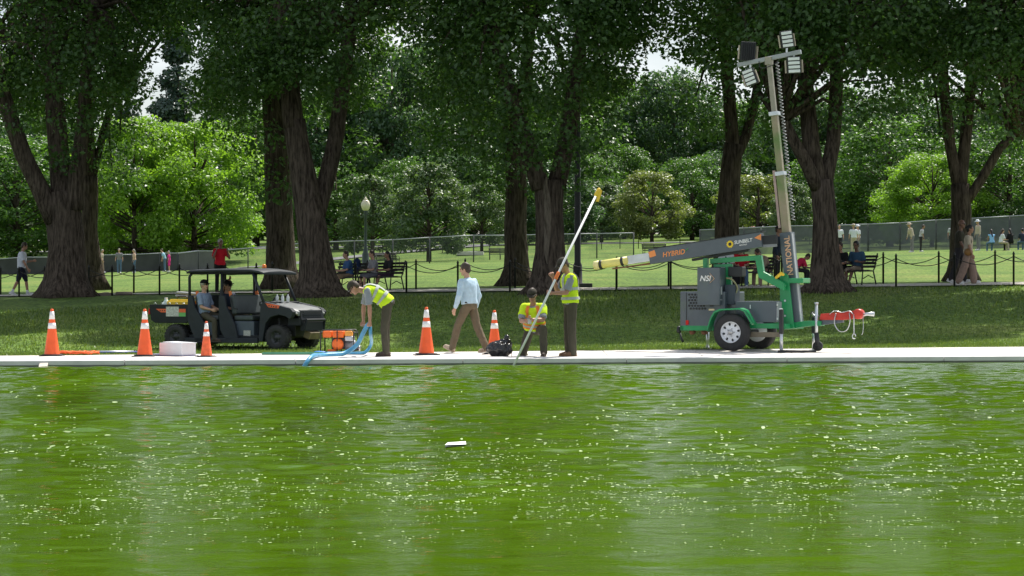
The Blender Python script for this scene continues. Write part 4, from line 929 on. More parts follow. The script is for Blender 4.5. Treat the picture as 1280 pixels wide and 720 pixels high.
p = walkpt(668, 445.3)
kp = dict(lean=12, lean2=30, uR=(.30, .10, -1), lR=(.05, -1, -.18), uL=(-.28, .92, .10), lL=(-.02, -.04, -1), footR=-62, aR=(.10, .50, -1), fR=(-.42, .75, -.05), aL=(-.06, .60, -.9), fL=(.55, .66, .05), hp=26, hy=-4, curlL=.9, curlR=.9)
JK = person('kneeling worker in amber vest and sunglasses testing the pool water', p, 1.80, 262, kp,
    dict(skin=SKIN2, shirt=GREYSH, sleeve='short', vest=VY, vest_sleeve=True, legs=OLIVE, shoe=DKBOOT, boot=True, cap=DKCAP, hair=(HB, 'short'), glasses=True,
         bands=((.02, .05, ORB), (.055, .085, GREYB), (.09, .12, ORB), (.20, .23, ORB), (.235, .265, GREYB)), straps=(1.05, 2.09), strap_mat=ORB, wide=1.12, fat=1.15), .012, drop=.53)
h = (held(JK, 'wri', 'L') + held(JK, 'wri', 'R')) / 2 + Vector((0, -.08, -.01)); mb = MB(); mb.box((0, 0, 0), (.07, .02, .10)); o = mb.build('test_kit', mat('kit_grey', (.45, .45, .45), .4), loc=h, bevel=.004); tag(o, 'small grey water testing kit held by the kneeling worker', 'test kit')

p = walkpt(713, 446)
JS = person('standing worker in lime vest holding the long white pole', p, 1.88, 196,
    dict(lean=2, lean2=9, uL=(-.02, .02, -1), uR=(.03, .02, -1), lL=(0, -.05, -1), lR=(0, -.03, -1), aL=(-.04, .34, -1), fL=(.10, 1, -.02), aR=(-.05, .50, -.80), fR=(-.12, .34, .95), hp=34, hy=8, curlL=1.3, curlR=1.3),
    dict(skin=SKIN2, shirt=GREYSH, sleeve='short', vest=VY, legs=OLIVE, shoe=BROWN, boot=True, cap=DKCAP, hair=(HB, 'short'), glasses=True, bands=((.03, .08, GREYB), (.20, .25, GREYB)), straps=(1.1, 2.04, -1.1, -2.04), strap_mat=GREYB, wide=1.15), .012)
hl = held(JS, 'wri', 'L') + Vector((-.09, 0, .0)); hr = held(JS, 'wri', 'R') + Vector((-.02, -.03, .08))
lowp = W(641, 459, Yc(wx(641, 48.8)) - .22); topp = W(748, 238, hl.y + .1)
d = (topp - lowp).normalized(); root = empty('skimmer_pole', lowp); tag(root, 'long white pole with a yellow head, its foot in the water', 'pole')
mb = MB(); mb.tube([Vector((0, 0, 0)) - d * .25, topp - lowp], .021, 12); mb.build('shaft', mat('white_pole', (.80, .80, .80), .35, var=.05), root, True)
mb = MB(); e = topp - lowp; mb.capsule(e - d * .10, e + d * .02, .042, .034, 10); hd_ = mb.build('head', mat('yellow_plastic', (.85, .55, .03), .45), root, True)
mb = MB(); s_ = Vector((.8, 0, -.45)).normalized(); mb.loft([[e + d * a_ + s_ * b_ + Vector((0, t_, 0)) for a_, b_ in ((.05, -.02), (.03, .07), (-.20, .10), (-.22, .045), (-.06, .03))] for t_ in (-.02, .02)]); mb.build('hook', mat('yellow_plastic', (0, 0, 0)), hd_)
mb = MB(); mb.capsule((lowp.lerp(topp, .51) - lowp) - d * .05, (lowp.lerp(topp, .51) - lowp) + d * .06, .035, .035, 10); mb.build('grip', mat('orange_grip', (.85, .20, .04), .6), root, True)

# ------------------------------------------------------------------ light tower trailer
TA = R(25); tp = Vector((wx(932, 53.1), 53.1, 0)); tp.z = zwalk(tp.x, tp.y) + .008
T = empty('light_tower_trailer', tp, -TA); tag(T, 'green and grey light tower trailer with a raised leaning mast on the walk', 'trailer')
M_grn = mat('green_paint', (.010, .26, .085), .35, var=.12, vscale=4, coat=.3); M_gry = mat('slate_paint', (.085, .105, .125), .42, var=.10, vscale=3, coat=.2); M_lgry = mat('pale_grey_paint', (.36, .38, .40), .4, var=.1)
M_dk = mat('dark_steel', (.03, .032, .035), .5, .3); M_mast = mat('mast_olive', (.22, .33, .10), .40, .2, var=.35, vscale=2.2, c2=(.30, .22, .17)); M_alu = mat('aluminium', (.62, .64, .66), .35, .8)
M_rust = mat('rusty', (.20, .09, .05), .8, var=.3)
def part(fn, name, m, parent=None, bevel=.006, smooth=False):
    mb = MB(); fn(mb); return mb.build(name, m, parent or T, smooth, bevel)
for w, nm in ((-.78, 'near'), (.78, 'far')):
    wh = part(lambda b: b.lathe([(.215, -.10), (.29, -.105), (.345, -.095), (.372, -.06), (.376, 0), (.372, .06), (.345, .095), (.29, .105), (.215, .10), (.215, -.10)], (0, w, .376), 'Y', 40, False), 'wheel', M_rubber, smooth=True, bevel=0)
    s = -1 if w < 0 else 1
    rim = part(lambda b: b.lathe([(.218, -s * .10), (.218, s * .085), (.205, s * .098), (.195, s * .075), (.185, s * .045), (.12, s * .06), (.07, s * .085), (.0, s * .085)], (0, w, .376), 'Y', 40), 'rim', mat('white_rim', (.78, .80, .84), .35, var=.06), wh, 0, True)
    for k in range(8):
        a = k * math.pi / 4 + .2; part(lambda b: b.ell((math.cos(a) * .158, w + s * .058, .376 + math.sin(a) * .158), (.022, .012, .030), Matrix.Rotation(-a + math.pi/2, 3, 'Y'), 10, 6), 'vent_hole', M_dk, wh, 0, True)
    part(lambda b: b.lathe([(.055, s * .06), (.052, s * .11), (.03, s * .13), (.0, s * .13)], (0, w, .376), 'Y', 18), 'hub', M_steel, wh, 0, True)
    for k in range(5): a = k * 1.2566; part(lambda b: b.lathe([(.011, s * .07), (.011, s * .10), (.004, s * .105)], (math.cos(a) * .075, w, .376 + math.sin(a) * .075), 'Y', 8), 'lug_nut', M_steel, wh, 0, True)
    def fen(b):
        P_ = [(-.50, .42), (-.42, .66), (-.34, .79), (-.22, .84), (.20, .86), (.30, .82), (.47, .56)]; q = [(x * .96, z - .035) for x, z in P_]
        b.prism(P_ + q[::-1], w - .13, w + .13)
    part(fen, 'mudguard', M_grn, bevel=.008)
part(lambda b: b.tube([(0, -.7, .376), (0, .7, .376)], .04, 10), 'axle', M_dk, smooth=True, bevel=0)
for w in (-.56, .56):
    part(lambda b: b.box((-.82, w, .45), (.72, .08, .10)), 'chassis_rail', M_grn); part(lambda b: b.box((.72, w * .96, .50), (.60, .08, .10)), 'chassis_rail', M_grn)
    part(lambda b: b.bar((-.48, w, .47), (.44, w, .50), .06, .09), 'chassis_rail', M_grn)
part(lambda b: b.box((-1.14, 0, .45), (.08, 1.2, .10)), 'cross_member', M_grn); part(lambda b: b.box((.98, 0, .49), (.10, 1.15, .11)), 'cross_member', M_grn)
part(lambda b: b.box((.55, -.60, .33), (.75, .07, .10)), 'outrigger_tube', mat('brown_steel', (.20, .17, .12), .6, .2)); part(lambda b: b.box((.15, -.55, .36), (.10, .10, .16)), 'spring_hanger', M_rust)
for u in (-.98, -.72): part(lambda b: b.lathe([(.055, -.05), (.055, .05)], (u, -.42, .37), 'Y', 12), 'exhaust_drain', M_rust, bevel=0, smooth=True)
part(lambda b: b.box((-1.02, -.605, .56), (.06, .03, .09)), 'tail_light', mat('red_lens', (.55, .01, .01), .2), bevel=.004)
part(lambda b: (b.tube([(-1.15, -.2, .45), (-1.34, -.2, .42)], .03, 8), b.capsule((-1.36, -.2, .44), (-1.36, -.2, .38), .045, .05), b.tube([(-1.34, -.2, .36), (-1.30, -.2, .22), (-1.27, -.2, .16)], [.018, .022, .03], 8)), 'rear_hook', M_dk, bevel=0, smooth=True)
# engine enclosure
E = part(lambda b: b.box((-.70, -.02, .83), (.96, 1.16, .70)), 'engine_cover', M_gry, bevel=.02)
part(lambda b: b.box((-1.04, -.604, .83), (.008, .012, .66)), 'door_seam', M_dk, E, 0)
for r_ in range(6):
    for c_ in range(6): part(lambda b: b.ell((-.98 + c_ * .062 + (r_ % 2) * .031, -.602, 1.12 - r_ * .056), (.026, .012, .022), None, 6, 5), 'vent_hole', M_dk, E, 0)
part(lambda b: b.box((-.50, -.605, .92), (.08, .02, .07)), 'latch', M_dk, E, .004); part(lambda b: b.box((-.50, -.608, .82), (.12, .012, .035)), 'data_plate', mat('plate_cream', (.75, .62, .38), .5), E, .002)
# battery box
B2 = part(lambda b: b.box((.41, -.02, .78), (.86, 1.06, .42)), 'battery_box', M_gry, bevel=.015)
part(lambda b: b.box((.846, -.30, .78), (.012, .46, .40)), 'end_panel', M_lgry, B2, .004); part(lambda b: b.box((.30, -.556, .88), (.02, .012, .08)), 'handle', M_alu, B2, .003)
for zz in (.64, .92): part(lambda b: b.box((.86, -.52, zz), (.03, .05, .05)), 'hinge', M_alu, B2, .004)
# NSI cabinet
C2 = part(lambda b: b.box((-.53, -.50, 1.285), (.48, .42, .75)), 'control_cabinet', M_gry, bevel=.012)
mW = mat('white_vinyl', (.8, .8, .8), .5, var=.03); mO = mat('orange_vinyl', (.80, .28, .08), .5, var=.03); mP = mat('peach_vinyl', (.75, .45, .28), .5)
text_part('NSI', .155, mW, C2, (-.60, -.714, 1.44), (R(90), 0, 0), shear=.25)
part(lambda b: (b.bar((-.50, -.714, 1.55), (-.40, -.714, 1.44), .004, .02, (0, 1, 0)), b.bar((-.40, -.714, 1.44), (-.50, -.714, 1.35), .004, .02, (0, 1, 0)), b.bar((-.53, -.714, 1.49), (-.47, -.714, 1.43), .004, .018, (0, 1, 0))), 'chevron_mark', mP, C2, 0)
part(lambda b: b.box((-.284, -.62, 1.20), (.014, .05, .16)), 'handle', M_alu, C2, .004); part(lambda b: b.box((-.284, -.6, 1.02), (.012, .14, .025)), 'latch_bar', M_alu, C2, .002)
part(lambda b: b.box((-.16, -.35, 1.12), (.22, .30, .40)), 'wiring_box', mat('navy_box', (.035, .05, .07), .5), bevel=.01); part(lambda b: b.tube(smoothpath([(-.25, -.45, 1.45), (-.12, -.45, 1.42), (-.02, -.42, 1.25), (-.10, -.40, 1.10)]), .018, 8), 'cable', mat('cable_tan', (.30, .28, .15), .6), bevel=0, smooth=True)
part(lambda b: b.box((-.08, -.28, 1.58), (.30, .25, .20)), 'winch_housing', M_dk, bevel=.02)
# green carrying frame
part(lambda b: b.bar((-.72, -.34, 1.56), (-.72, -.34, 1.86), .10, .10), 'support_post', M_grn)
part(lambda b: b.bar((-.20, -.32, .95), (-.26, -.32, 1.74), .08, .11, (1, 0, 0)), 'support_post', M_grn)
part(lambda b: b.bar((-.62, -.34, 1.79), (.42, -.34, 1.86), .09, .10), 'support_beam', M_grn)
part(lambda b: b.bar((-.55, -.34, 1.70), (-.15, -.34, 1.70), .06, .06), 'support_beam', M_grn)
part(lambda b: b.prism([(.33, 1.90), (.47, 1.90), (.52, 1.58), (.95, 1.35), (.95, 1.20), (.42, 1.46)], -.40, -.30), 'bent_arm', M_grn)
part(lambda b: b.prism([(.80, 1.50), (.90, 1.56), (.98, 1.50), (1.10, .46), (.74, .42), (.82, .70)], -.24, -.18), 'mast_bracket', M_grn); part(lambda b: b.prism([(.80, 1.50), (.90, 1.56), (.98, 1.50), (1.10, .46), (.74, .42), (.82, .70)], .18, .24), 'mast_bracket', M_grn)
part(lambda b: b.box((1.06, 0, 1.40), (.46, .46, .10)), 'mast_collar', M_grn, bevel=.012)
for z in (1.3, 1.0, .7): part(lambda b: b.lathe([(.022, -.255), (.022, -.24)], (.92, 0, z), 'Y', 8), 'bolt', M_alu, bevel=0)
# mast (leans back a little) and text
mdir = Vector((.50 - 1.08, 0, 5.80 - .45)).normalized()
def mp_(z): return Vector((1.08, 0, .45)) + mdir * ((z - .45) / mdir.z)
K = part(lambda b: b.bar(mp_(.45), mp_(2.36), .24, .24, (1, 0, 0)), 'mast_base', M_gry, bevel=.01)
part(lambda b: b.bar(mp_(.47) + Vector((.122, -.03, 0)), mp_(2.34) + Vector((.122, -.03, 0)), .10, .008, (1, 0, 0)), 'mast_strip', M_lgry, K, 0)
ang = math.atan2(mdir.x, mdir.z)
text_part('NATIONAL', .165, mP, K, mp_(1.90) + Vector((.035, -.124, 0)), (R(90), -(R(90) - ang), 0), sx=.95)
part(lambda b: b.bar(mp_(2.36), mp_(3.55), .155, .155, (1, 0, 0)), 'mast_section', M_mast, bevel=.01); part(lambda b: b.bar(mp_(3.55), mp_(4.75), .125, .125, (1, 0, 0)), 'mast_section', M_mast, bevel=.01); part(lambda b: b.bar(mp_(4.75), mp_(5.82), .095, .095, (1, 0, 0)), 'mast_section', mat('mast_dull', (.34, .31, .25), .5, .4, var=.15), bevel=.01)
part(lambda b: b.bar(mp_(2.45) + Vector((-.12, -.05, 0)), mp_(3.6) + Vector((-.12, -.05, 0)), .05, .05, (1, 0, 0)), 'cable_guide', mat('mast_pink', (.42, .30, .27), .4, .5), bevel=.004)
for z in (3.55, 4.75): part(lambda b: b.bar(mp_(z - .05), mp_(z + .03), .19, .19, (1, 0, 0)), 'mast_clamp', M_alu, bevel=.006)
part(lambda b: b.tube([mp_(2.6 + i * .006) + Vector((.17 + .035 * math.cos(i * .55), -.02 + .035 * math.sin(i * .55), 0)) for i in range(530)], .009, 5), 'coiled_cable', mat('cable_grey', (.22, .23, .24), .5), bevel=0, smooth=True)
top = mp_(5.82); cb0 = Vector((-.17, 0, 5.74)); cb1 = Vector((1.17, 0, 5.96))
part(lambda b: b.bar(cb0, cb1, .07, .085), 'cross_arm', M_lgry, bevel=.006); part(lambda b: b.box(top + Vector((0, 0, -.02)), (.14, .14, .16)), 'arm_saddle', mat('mast_dull', (0, 0, 0)), bevel=.008)
M_led = mat('led_white', (.80, .82, .82), .3, var=.04)
def lamp(c, rot, dark=False, w=.27, h=.34):
    c = Vector(c); Mx = rot; L_ = part(lambda b: b.box(c, (w, .07, h), Mx), 'floodlight', M_dk, bevel=.006)
    if not dark:
        for i in range(4): part(lambda b: b.box(c + Mx @ Vector((0, -.042, h * (.36 - .24 * i))), (w * .84, .018, h * .17), Mx), 'led_bar', M_led, L_, .003)
    else:
        for i in range(7): part(lambda b: b.box(c + Mx @ Vector((w * (-.42 + .14 * i), -.06, 0)), (.008, .06, h * .92), Mx), 'cooling_fin', M_dk, L_, 0)
    part(lambda b: (b.bar(c + Mx @ Vector((w * .60, .02, h * .3)), c + Mx @ Vector((w * .60, .02, -h * .45)), .04, .02), b.bar(c + Mx @ Vector((-w * .60, .02, h * .3)), c + Mx @ Vector((-w * .60, .02, -h * .45)), .03, .02)), 'bracket', mat('bracket_tan', (.45, .38, .30), .5, .4), L_, 0)
    return L_
Rz = Matrix.Rotation(TA, 3, 'Z')
lamp((1.02, 0, 5.70), Rz @ Matrix.Rotation(R(-3), 3, 'Y')); lamp((.87, 0, 6.22), Rz @ Matrix.Rotation(R(8), 3, 'Z') @ Matrix.Rotation(R(-9), 3, 'Y'), w=.25)
lamp((.09, 0, 5.49), Rz @ Matrix.Rotation(R(-22), 3, 'Z') @ Matrix.Rotation(R(-20), 3, 'Y'), w=.25); lamp((.05, 0, 6.01), Rz @ Matrix.Rotation(R(4), 3, 'Y'), True, w=.30, h=.38)
part(lambda b: b.bar((1.02, 0, 5.86), (1.02, 0, 5.96), .03, .03), 'bracket', M_alu, bevel=0); part(lambda b: b.bar((.87, 0, 5.92), (.87, 0, 6.08), .03, .03), 'bracket', M_alu, bevel=0); part(lambda b: b.bar((.10, 0, 5.62), (.10, 0, 5.78), .03, .03), 'bracket', M_alu, bevel=0); part(lambda b: b.bar((.05, 0, 5.76), (.05, 0, 5.86), .03, .03), 'bracket', M_alu, bevel=0)
part(lambda b: b.tube(smoothpath([(.3, -.05, 5.80), (.36, -.07, 5.66), (.62, -.07, 5.72), (.75, -.05, 5.84)]), .008, 6), 'cable', M_dk, bevel=0, smooth=True)
# folded second boom lying across the top
bw = -.38; bA = Vector((-1.90, bw, 1.885)); bB = Vector((.50, bw, 2.22)); bd = (bB - bA).normalized()
BM = part(lambda b: b.bar(bA, bB, .20, .30), 'boom', M_gry, bevel=.008)
part(lambda b: b.bar(bA + Vector((0, 0, .155)), bB + Vector((.03, 0, .155)), .22, .015), 'boom_lid', M_dk, BM, 0)
part(lambda b: b.bar(bA - bd * .02 + Vector((.02, 0, .04)), bA + bd * .14 + Vector((0, 0, .06)), .206, .12), 'end_marker', mO, BM, .003); part(lambda b: b.prism([(.36, 2.25), (.50, 2.33), (.50, 2.20)], bw - .106, bw - .101), 'end_marker', mO, BM, 0)
part(lambda b: b.bar(bA - bd * .50, bA, .13, .17), 'boom_section', M_alu, bevel=.01)
part(lambda b: b.tube([bA - bd * 1.22, bA - bd * .48], .085, 18), 'yellow_sleeve', mat('yellow_pvc', (.80, .72, .22), .45, var=.08), bevel=0, smooth=True)
part(lambda b: b.tube([bA - bd * 1.25, bA - bd * 1.14], .092, 18), 'sleeve_end', mat('pale_yellow', (.85, .76, .35), .5), bevel=0, smooth=True)
for q in (1.10, .62): part(lambda b: b.tube([bA - bd * (q + .03), bA - bd * (q - .03)], .090, 18), 'black_band', M_dk, bevel=0, smooth=True)
part(lambda b: b.bar(bA - bd * .85 + Vector((0, 0, -.12)), bA + bd * .0 + Vector((0, 0, -.14)), .03, .03), 'lower_rail', M_rust, bevel=0); part(lambda b: b.bar(bA - bd * .55 + Vector((0, .02, -.13)), bA + Vector((0, .02, -.12)), .02, .02), 'yellow_strap', mat('yellow_plastic', (0, 0, 0)), bevel=0)
part(lambda b: b.bar(bB + Vector((-.02, .05, -.02)), bB + Vector((.27, .10, .0)), .16, .18), 'boom_hinge', M_dk, bevel=.01); part(lambda b: b.bar(bB + Vector((-.02, .02, -.12)), bB + Vector((.27, .08, -.10)), .10, .09), 'hinge_plate', mat('hinge_grey', (.22, .23, .25), .5), bevel=.006)
part(lambda b: b.bar(bA + bd * .9 + Vector((0, .05, -.19)), bB + Vector((-.3, .05, -.21)), .12, .05), 'roller_tray', M_dk, bevel=.004)
by = bw - .102; ba = -math.atan2(bd.z, bd.x)
text_part('HYBRID', .14, mO, BM, bA + bd * .54 + Vector((0, -.103, -.01)), (R(90), ba, 0), shear=.2, sx=1.0)
part(lambda b: b.bar(bA + bd * .80 + Vector((0, -.103, .0)), bA + bd * .86 + Vector((0, -.103, .05)), .004, .025, (0, 1, 0)), 'green_tick', mat('tick_green', (.1, .6, .1), .5), BM, 0)
fc = bA + bd * 1.76 + Vector((0, -.103, .0)); part(lambda b: [b.ell(fc + Vector((math.cos(a_) * .052, 0, math.sin(a_) * .052)), (.026, .003, .014), Matrix.Rotation(-a_, 3, 'Y'), 8, 5) for a_ in [i * .5236 for i in range(12)]], 'sunflower_petals', mat('petal', (.85, .60, .03), .5), BM, 0)
part(lambda b: b.ell(fc + Vector((0, -.002, 0)), (.035, .004, .035), None, 12, 6), 'sunflower_centre', M_dk, BM, 0)
text_part('SUNBELT', .098, mW, BM, bA + bd * 2.04 + Vector((0, -.103, .015)), (R(90), ba, 0), shear=.2, sx=.95); text_part('RENTALS', .036, mW, BM, bA + bd * 2.04 + Vector((0, -.103, -.055)), (R(90), ba, 0), shear=.2, sx=1.1)
# yellow knob and strap at the mast
part(lambda b: (b.capsule((.80, -.43, 1.46), (.90, -.43, 1.54), .028, .034), b.capsule((.90, -.43, 1.54), (.94, -.43, 1.52), .03, .03)), 'yellow_handle', mat('yellow_plastic', (0, 0, 0)), bevel=0, smooth=True)
# tongue, coupler, jacks, chains
part(lambda b: b.prism([(.95, .43), (1.40, .50), (1.62, .50), (1.62, .60), (1.30, .60), (.95, .55)], -.14, .14), 'tongue', M_grn, bevel=.008)
part(lambda b: b.bar((1.55, 0, .56), (2.05, 0, .62), .10, .10), 'tow_bar', M_gry, bevel=.006)
part(lambda b: b.prism([(1.57, .62), (1.60, .74), (2.10, .78), (2.40, .82), (2.40, .66), (2.05, .62)], -.07, .07), 'coupler', M_red, bevel=.01); part(lambda b: b.lathe([(.07, -.10), (.10, -.08), (.10, .08), (.07, .10)], (2.37, 0, .74), 'Y', 16), 'brake_drum', M_red, bevel=0, smooth=True)
part(lambda b: b.tube([(2.40, 0, .72), (2.54, 0, .74), (2.68, 0, .74)], [.035, .03, .045], 12), 'hitch_pin', M_alu, bevel=0, smooth=True)
part(lambda b: (b.tube([(1.53, -.12, .10), (1.53, -.12, .95)], .032, 12), b.tube([(1.53, -.12, .93), (1.53, -.12, .97)], .042, 12)), 'jack_post', M_alu, bevel=0, smooth=True)
part(lambda b: b.lathe([(.02, -.035), (.10, -.03), (.10, .03), (.02, .035)], (1.56, -.12, .10), 'Y', 18), 'jack_wheel', M_rubber, bevel=0, smooth=True)
part(lambda b: b.tube([(1.53, -.12, .36), (1.56, -.12, .10)], .05, 10), 'jack_fork', M_dk, bevel=0, smooth=True)
for (u, w, zt) in ((1.00, -.70, .78), (1.32, .35, .62), (-1.05, .62, .6)):
    lg = part(lambda b: b.box((u, w, zt * .5 + .20), (.075, .075, zt - .30)), 'outrigger_leg', M_dk, bevel=.006); part(lambda b: b.tube([(u, w, .02), (u, w, .40)], .034, 12), 'inner_leg', M_alu, lg, 0, True); part(lambda b: b.box((u, w, .012), (.16, .16, .022)), 'foot_plate', M_alu, lg, .004)
part(lambda b: (b.box((.99, -.70, .80), (.06, .06, .10)), b.bar((.99, -.70, .84), (.99, -.78, .84), .025, .025)), 'leg_crank', M_alu, bevel=.004)
part(lambda b: b.tube([(1.32, .35, .66), (1.30, .30, .76), (1.45, .10, .68)], .012, 6), 'crank', M_alu, bevel=0, smooth=True)
def chain(pts, name='chain'):
    P_ = smoothpath(pts, 10); mb = MB(); acc = 0; last = P_[0]; flip = 0
    for q in P_[1:]:
        if (q - last).length > .035:
            c = (q + last) / 2; t = (q - last).normalized(); s_ = Vector((0, 1, 0)) if flip else Vector((1, 0, 0)).cross(t); s_ = (s_ - t * s_.dot(t)).normalized() if s_.length else Vector((0, 1, 0))
            mb.tube([c + t * (.030 * math.cos(a_)) + s_ * (.015 * math.sin(a_)) for a_ in [i * math.pi / 4 for i in range(9)]], .0065, 5); last = q; flip = 1 - flip
    return mb.build(name, M_alu, T, True)
chain([(1.92, -.08, .74), (1.90, -.10, .55), (2.0, -.10, .40), (2.15, -.10, .42), (2.22, -.10, .60), (2.20, -.09, .76)]); chain([(1.80, -.08, .74), (1.90, -.09, .80), (2.05, -.09, .77), (2.2, -.09, .80), (2.28, -.09, .74)]); chain([(2.30, -.10, .72), (2.30, -.10, .55), (2.30, -.10, .36)])
part(lambda b: b.tube([Vector((2.30, -.10, .30)) + Vector((math.cos(a_) * .035, 0, math.sin(a_) * .05)) for a_ in [i * .6 for i in range(10)]], .010, 6), 'chain_hook', M_alu, bevel=0, smooth=True); part(lambda b: b.tube([(2.46, -.03, .70), (2.47, -.03, .50), (2.46, -.03, .38), (2.44, -.03, .33)], .006, 5), 'breakaway_cable', M_alu, bevel=0, smooth=True)
part(lambda b: b.tube(smoothpath([(1.35, 0, .62), (1.42, -.05, .78), (1.55, -.06, .70), (1.62, -.04, .66)]), .010, 6), 'wiring_lead', M_dk, bevel=0, smooth=True)
q = walkpt(995, 441.5); mb = MB(); mb.tube(smoothpath([q + Vector((-.35, .05, .03)), q + Vector((-.1, 0, .035)), q + Vector((.12, .03, .03)), q + Vector((.4, .1, .03))]), .03, 8); tag(mb.build('black_hose', M_rubber, smooth=True), 'short black hose lying under the trailer tongue', 'hose')

# ------------------------------------------------------------------ utility cart
UA = R(26); UY = 60.2; ux = wx(240.8, UY); uz = float(zter(wx(300, 59.2), 59.2)) + .0
U_ = empty('utility_cart', (ux, UY, uz), -UA); tag(U_, 'dark grey open utility cart with roof and cargo bed parked on the grass', 'utility cart')
M_ub = mat('cart_plastic', (.016, .019, .023), .55, var=.15, vscale=4, spec=.25); M_us = mat('cart_slate', (.026, .031, .038), .55, var=.15, spec=.28); M_uh = mat('hood_grey', (.20, .21, .21), .38, var=.08, coat=.3); M_seat = mat('seat_vinyl', (.055, .068, .070), .55, var=.15); M_inner = mat('cart_box', (.075, .095, .125), .45, var=.1)
M_uo = mat('decal_orange', (.80, .13, .04), .45)
def up(fn, name, m, parent=None, bevel=.012, smooth=False):
    mb = MB(); fn(mb); return mb.build(name, m, parent or U_, smooth, bevel)
for u in (0, 2.65):
    for w in (-.62, .62):
        s = -1 if w < 0 else 1
        wh = up(lambda b: b.lathe([(.15, -.11), (.22, -.125), (.262, -.11), (.272, -.06), (.274, 0), (.272, .06), (.262, .11), (.22, .125), (.15, .11), (.15, -.11)], (u, w, .276), 'Y', 32, False), 'wheel', M_rubber, None, 0, True)
        mb = MB()
        for k in range(22):
            a = k * math.pi / 11
            for e, ph in ((-.065, 0), (.065, .17)):
                rot = Matrix.Rotation(-(a + ph), 3, 'Y'); mb.box(Vector((u, w, .276)) + rot @ Vector((.270, e, 0)), (.022, .10, .05), rot)
        mb.build('tread_lug', M_rubber, wh); 
        up(lambda b: b.lathe([(.155, -s * .10), (.158, s * .09), (.145, s * .10), (.13, s * .05), (.07, s * .06), (.055, s * .09), (.0, s * .09)], (u, w, .276), 'Y', 28), 'rim', mat('cart_rim', (.04, .043, .047), .4, .3), wh, 0, True)
        for k in range(6): a = k * math.pi / 3; up(lambda b: b.box(Vector((u + math.cos(a) * .10, w + s * .066, .276 + math.sin(a) * .10)), (.07, .02, .022), Matrix.Rotation(-a, 3, 'Y')), 'spoke', mat('cart_rim', (0, 0, 0)), wh, .003)
up(lambda b: b.box((1.32, 0, .27), (2.0, 1.30, .10)), 'floor_pan', M_ub)
for w in (-.70, .70): up(lambda b: b.box((1.20, w, .20), (1.95, .07, .11)), 'sill', M_us)
up(lambda b: (b.tube([(-.1, -.5, .34), (.5, -.45, .40), (.6, .45, .40), (-.1, .5, .34)], .03, 8), b.box((.1, 0, .42), (.9, .7, .22))), 'rear_chassis', M_dk)
up(lambda b: (b.tube([(2.65, -.55, .28), (2.65, .55, .28)], .035, 8), b.tube([(2.62, -.5, .30), (2.55, -.42, .70)], .04, 8), b.tube([(2.62, .5, .30), (2.55, .42, .70)], .04, 8), b.box((2.55, 0, .42), (.7, .6, .25))), 'front_chassis', M_dk)
# bed
bed = up(lambda b: b.prism([(-.70, .98), (-.66, .66), (-.55, .58), (.30, .58), (.36, .66), (.36, .98), (.32, 1.0), (-.68, 1.0)], -.72, -.66), 'cargo_bed', M_ub)
up(lambda b: b.prism([(-.70, .98), (-.66, .66), (-.55, .58), (.30, .58), (.36, .66), (.36, .98), (.32, 1.0), (-.68, 1.0)], .66, .72), 'bed_side', M_ub, bed); up(lambda b: b.box((-.66, 0, .81), (.06, 1.32, .36)), 'tailgate', M_ub, bed); up(lambda b: b.box((.33, 0, .82), (.05, 1.32, .36)), 'bed_front', M_ub, bed); up(lambda b: b.box((-.17, 0, .63), (.95, 1.32, .05)), 'bed_floor', M_ub, bed)
for w in (-.70, .70): up(lambda b: b.box((-.70, w, .84), (.03, .06, .13)), 'tail_light', mat('red_lens', (0, 0, 0)), bed, .004)
up(lambda b: b.prism([(-.52, .90), (-.10, .90), (-.10, .82), (-.38, .82)], -.724, -.721), 'stripe_decal', M_uo, bed, 0); up(lambda b: b.prism([(-.24, .95), (.10, .95), (.10, .73), (-.24, .73)], -.729, -.725), 'number_plate', mat('plate_grey', (.50, .50, .48), .5, var=.3, vscale=30), bed, 0); up(lambda b: b.prism([(.10, .90), (.28, .90), (.28, .82), (.10, .82)], -.7242, -.7212), 'stripe_decal', M_uo, bed, 0); up(lambda b: b.prism([(.10, .818), (.28, .818), (.28, .73), (.10, .73)], -.7242, -.7212), 'green_sticker', mat('sticker_green', (.14, .42, .12), .5), bed, 0)
up(lambda b: [b.box((-.40 + i * .06, -.7255, .86), (.025, .003, .03)) for i in range(4)], 'decal_marks', M_dk, bed, 0)
for i in range(5): up(lambda b: b.tube([Vector((-.55 + i * .19, -.70, 1.0)) + Vector((math.cos(a_) * .03, 0, abs(math.sin(a_)) * .035)) for a_ in [k * .5 for k in range(7)]], .007, 5), 'tie_hook', M_alu, bed, 0, True)
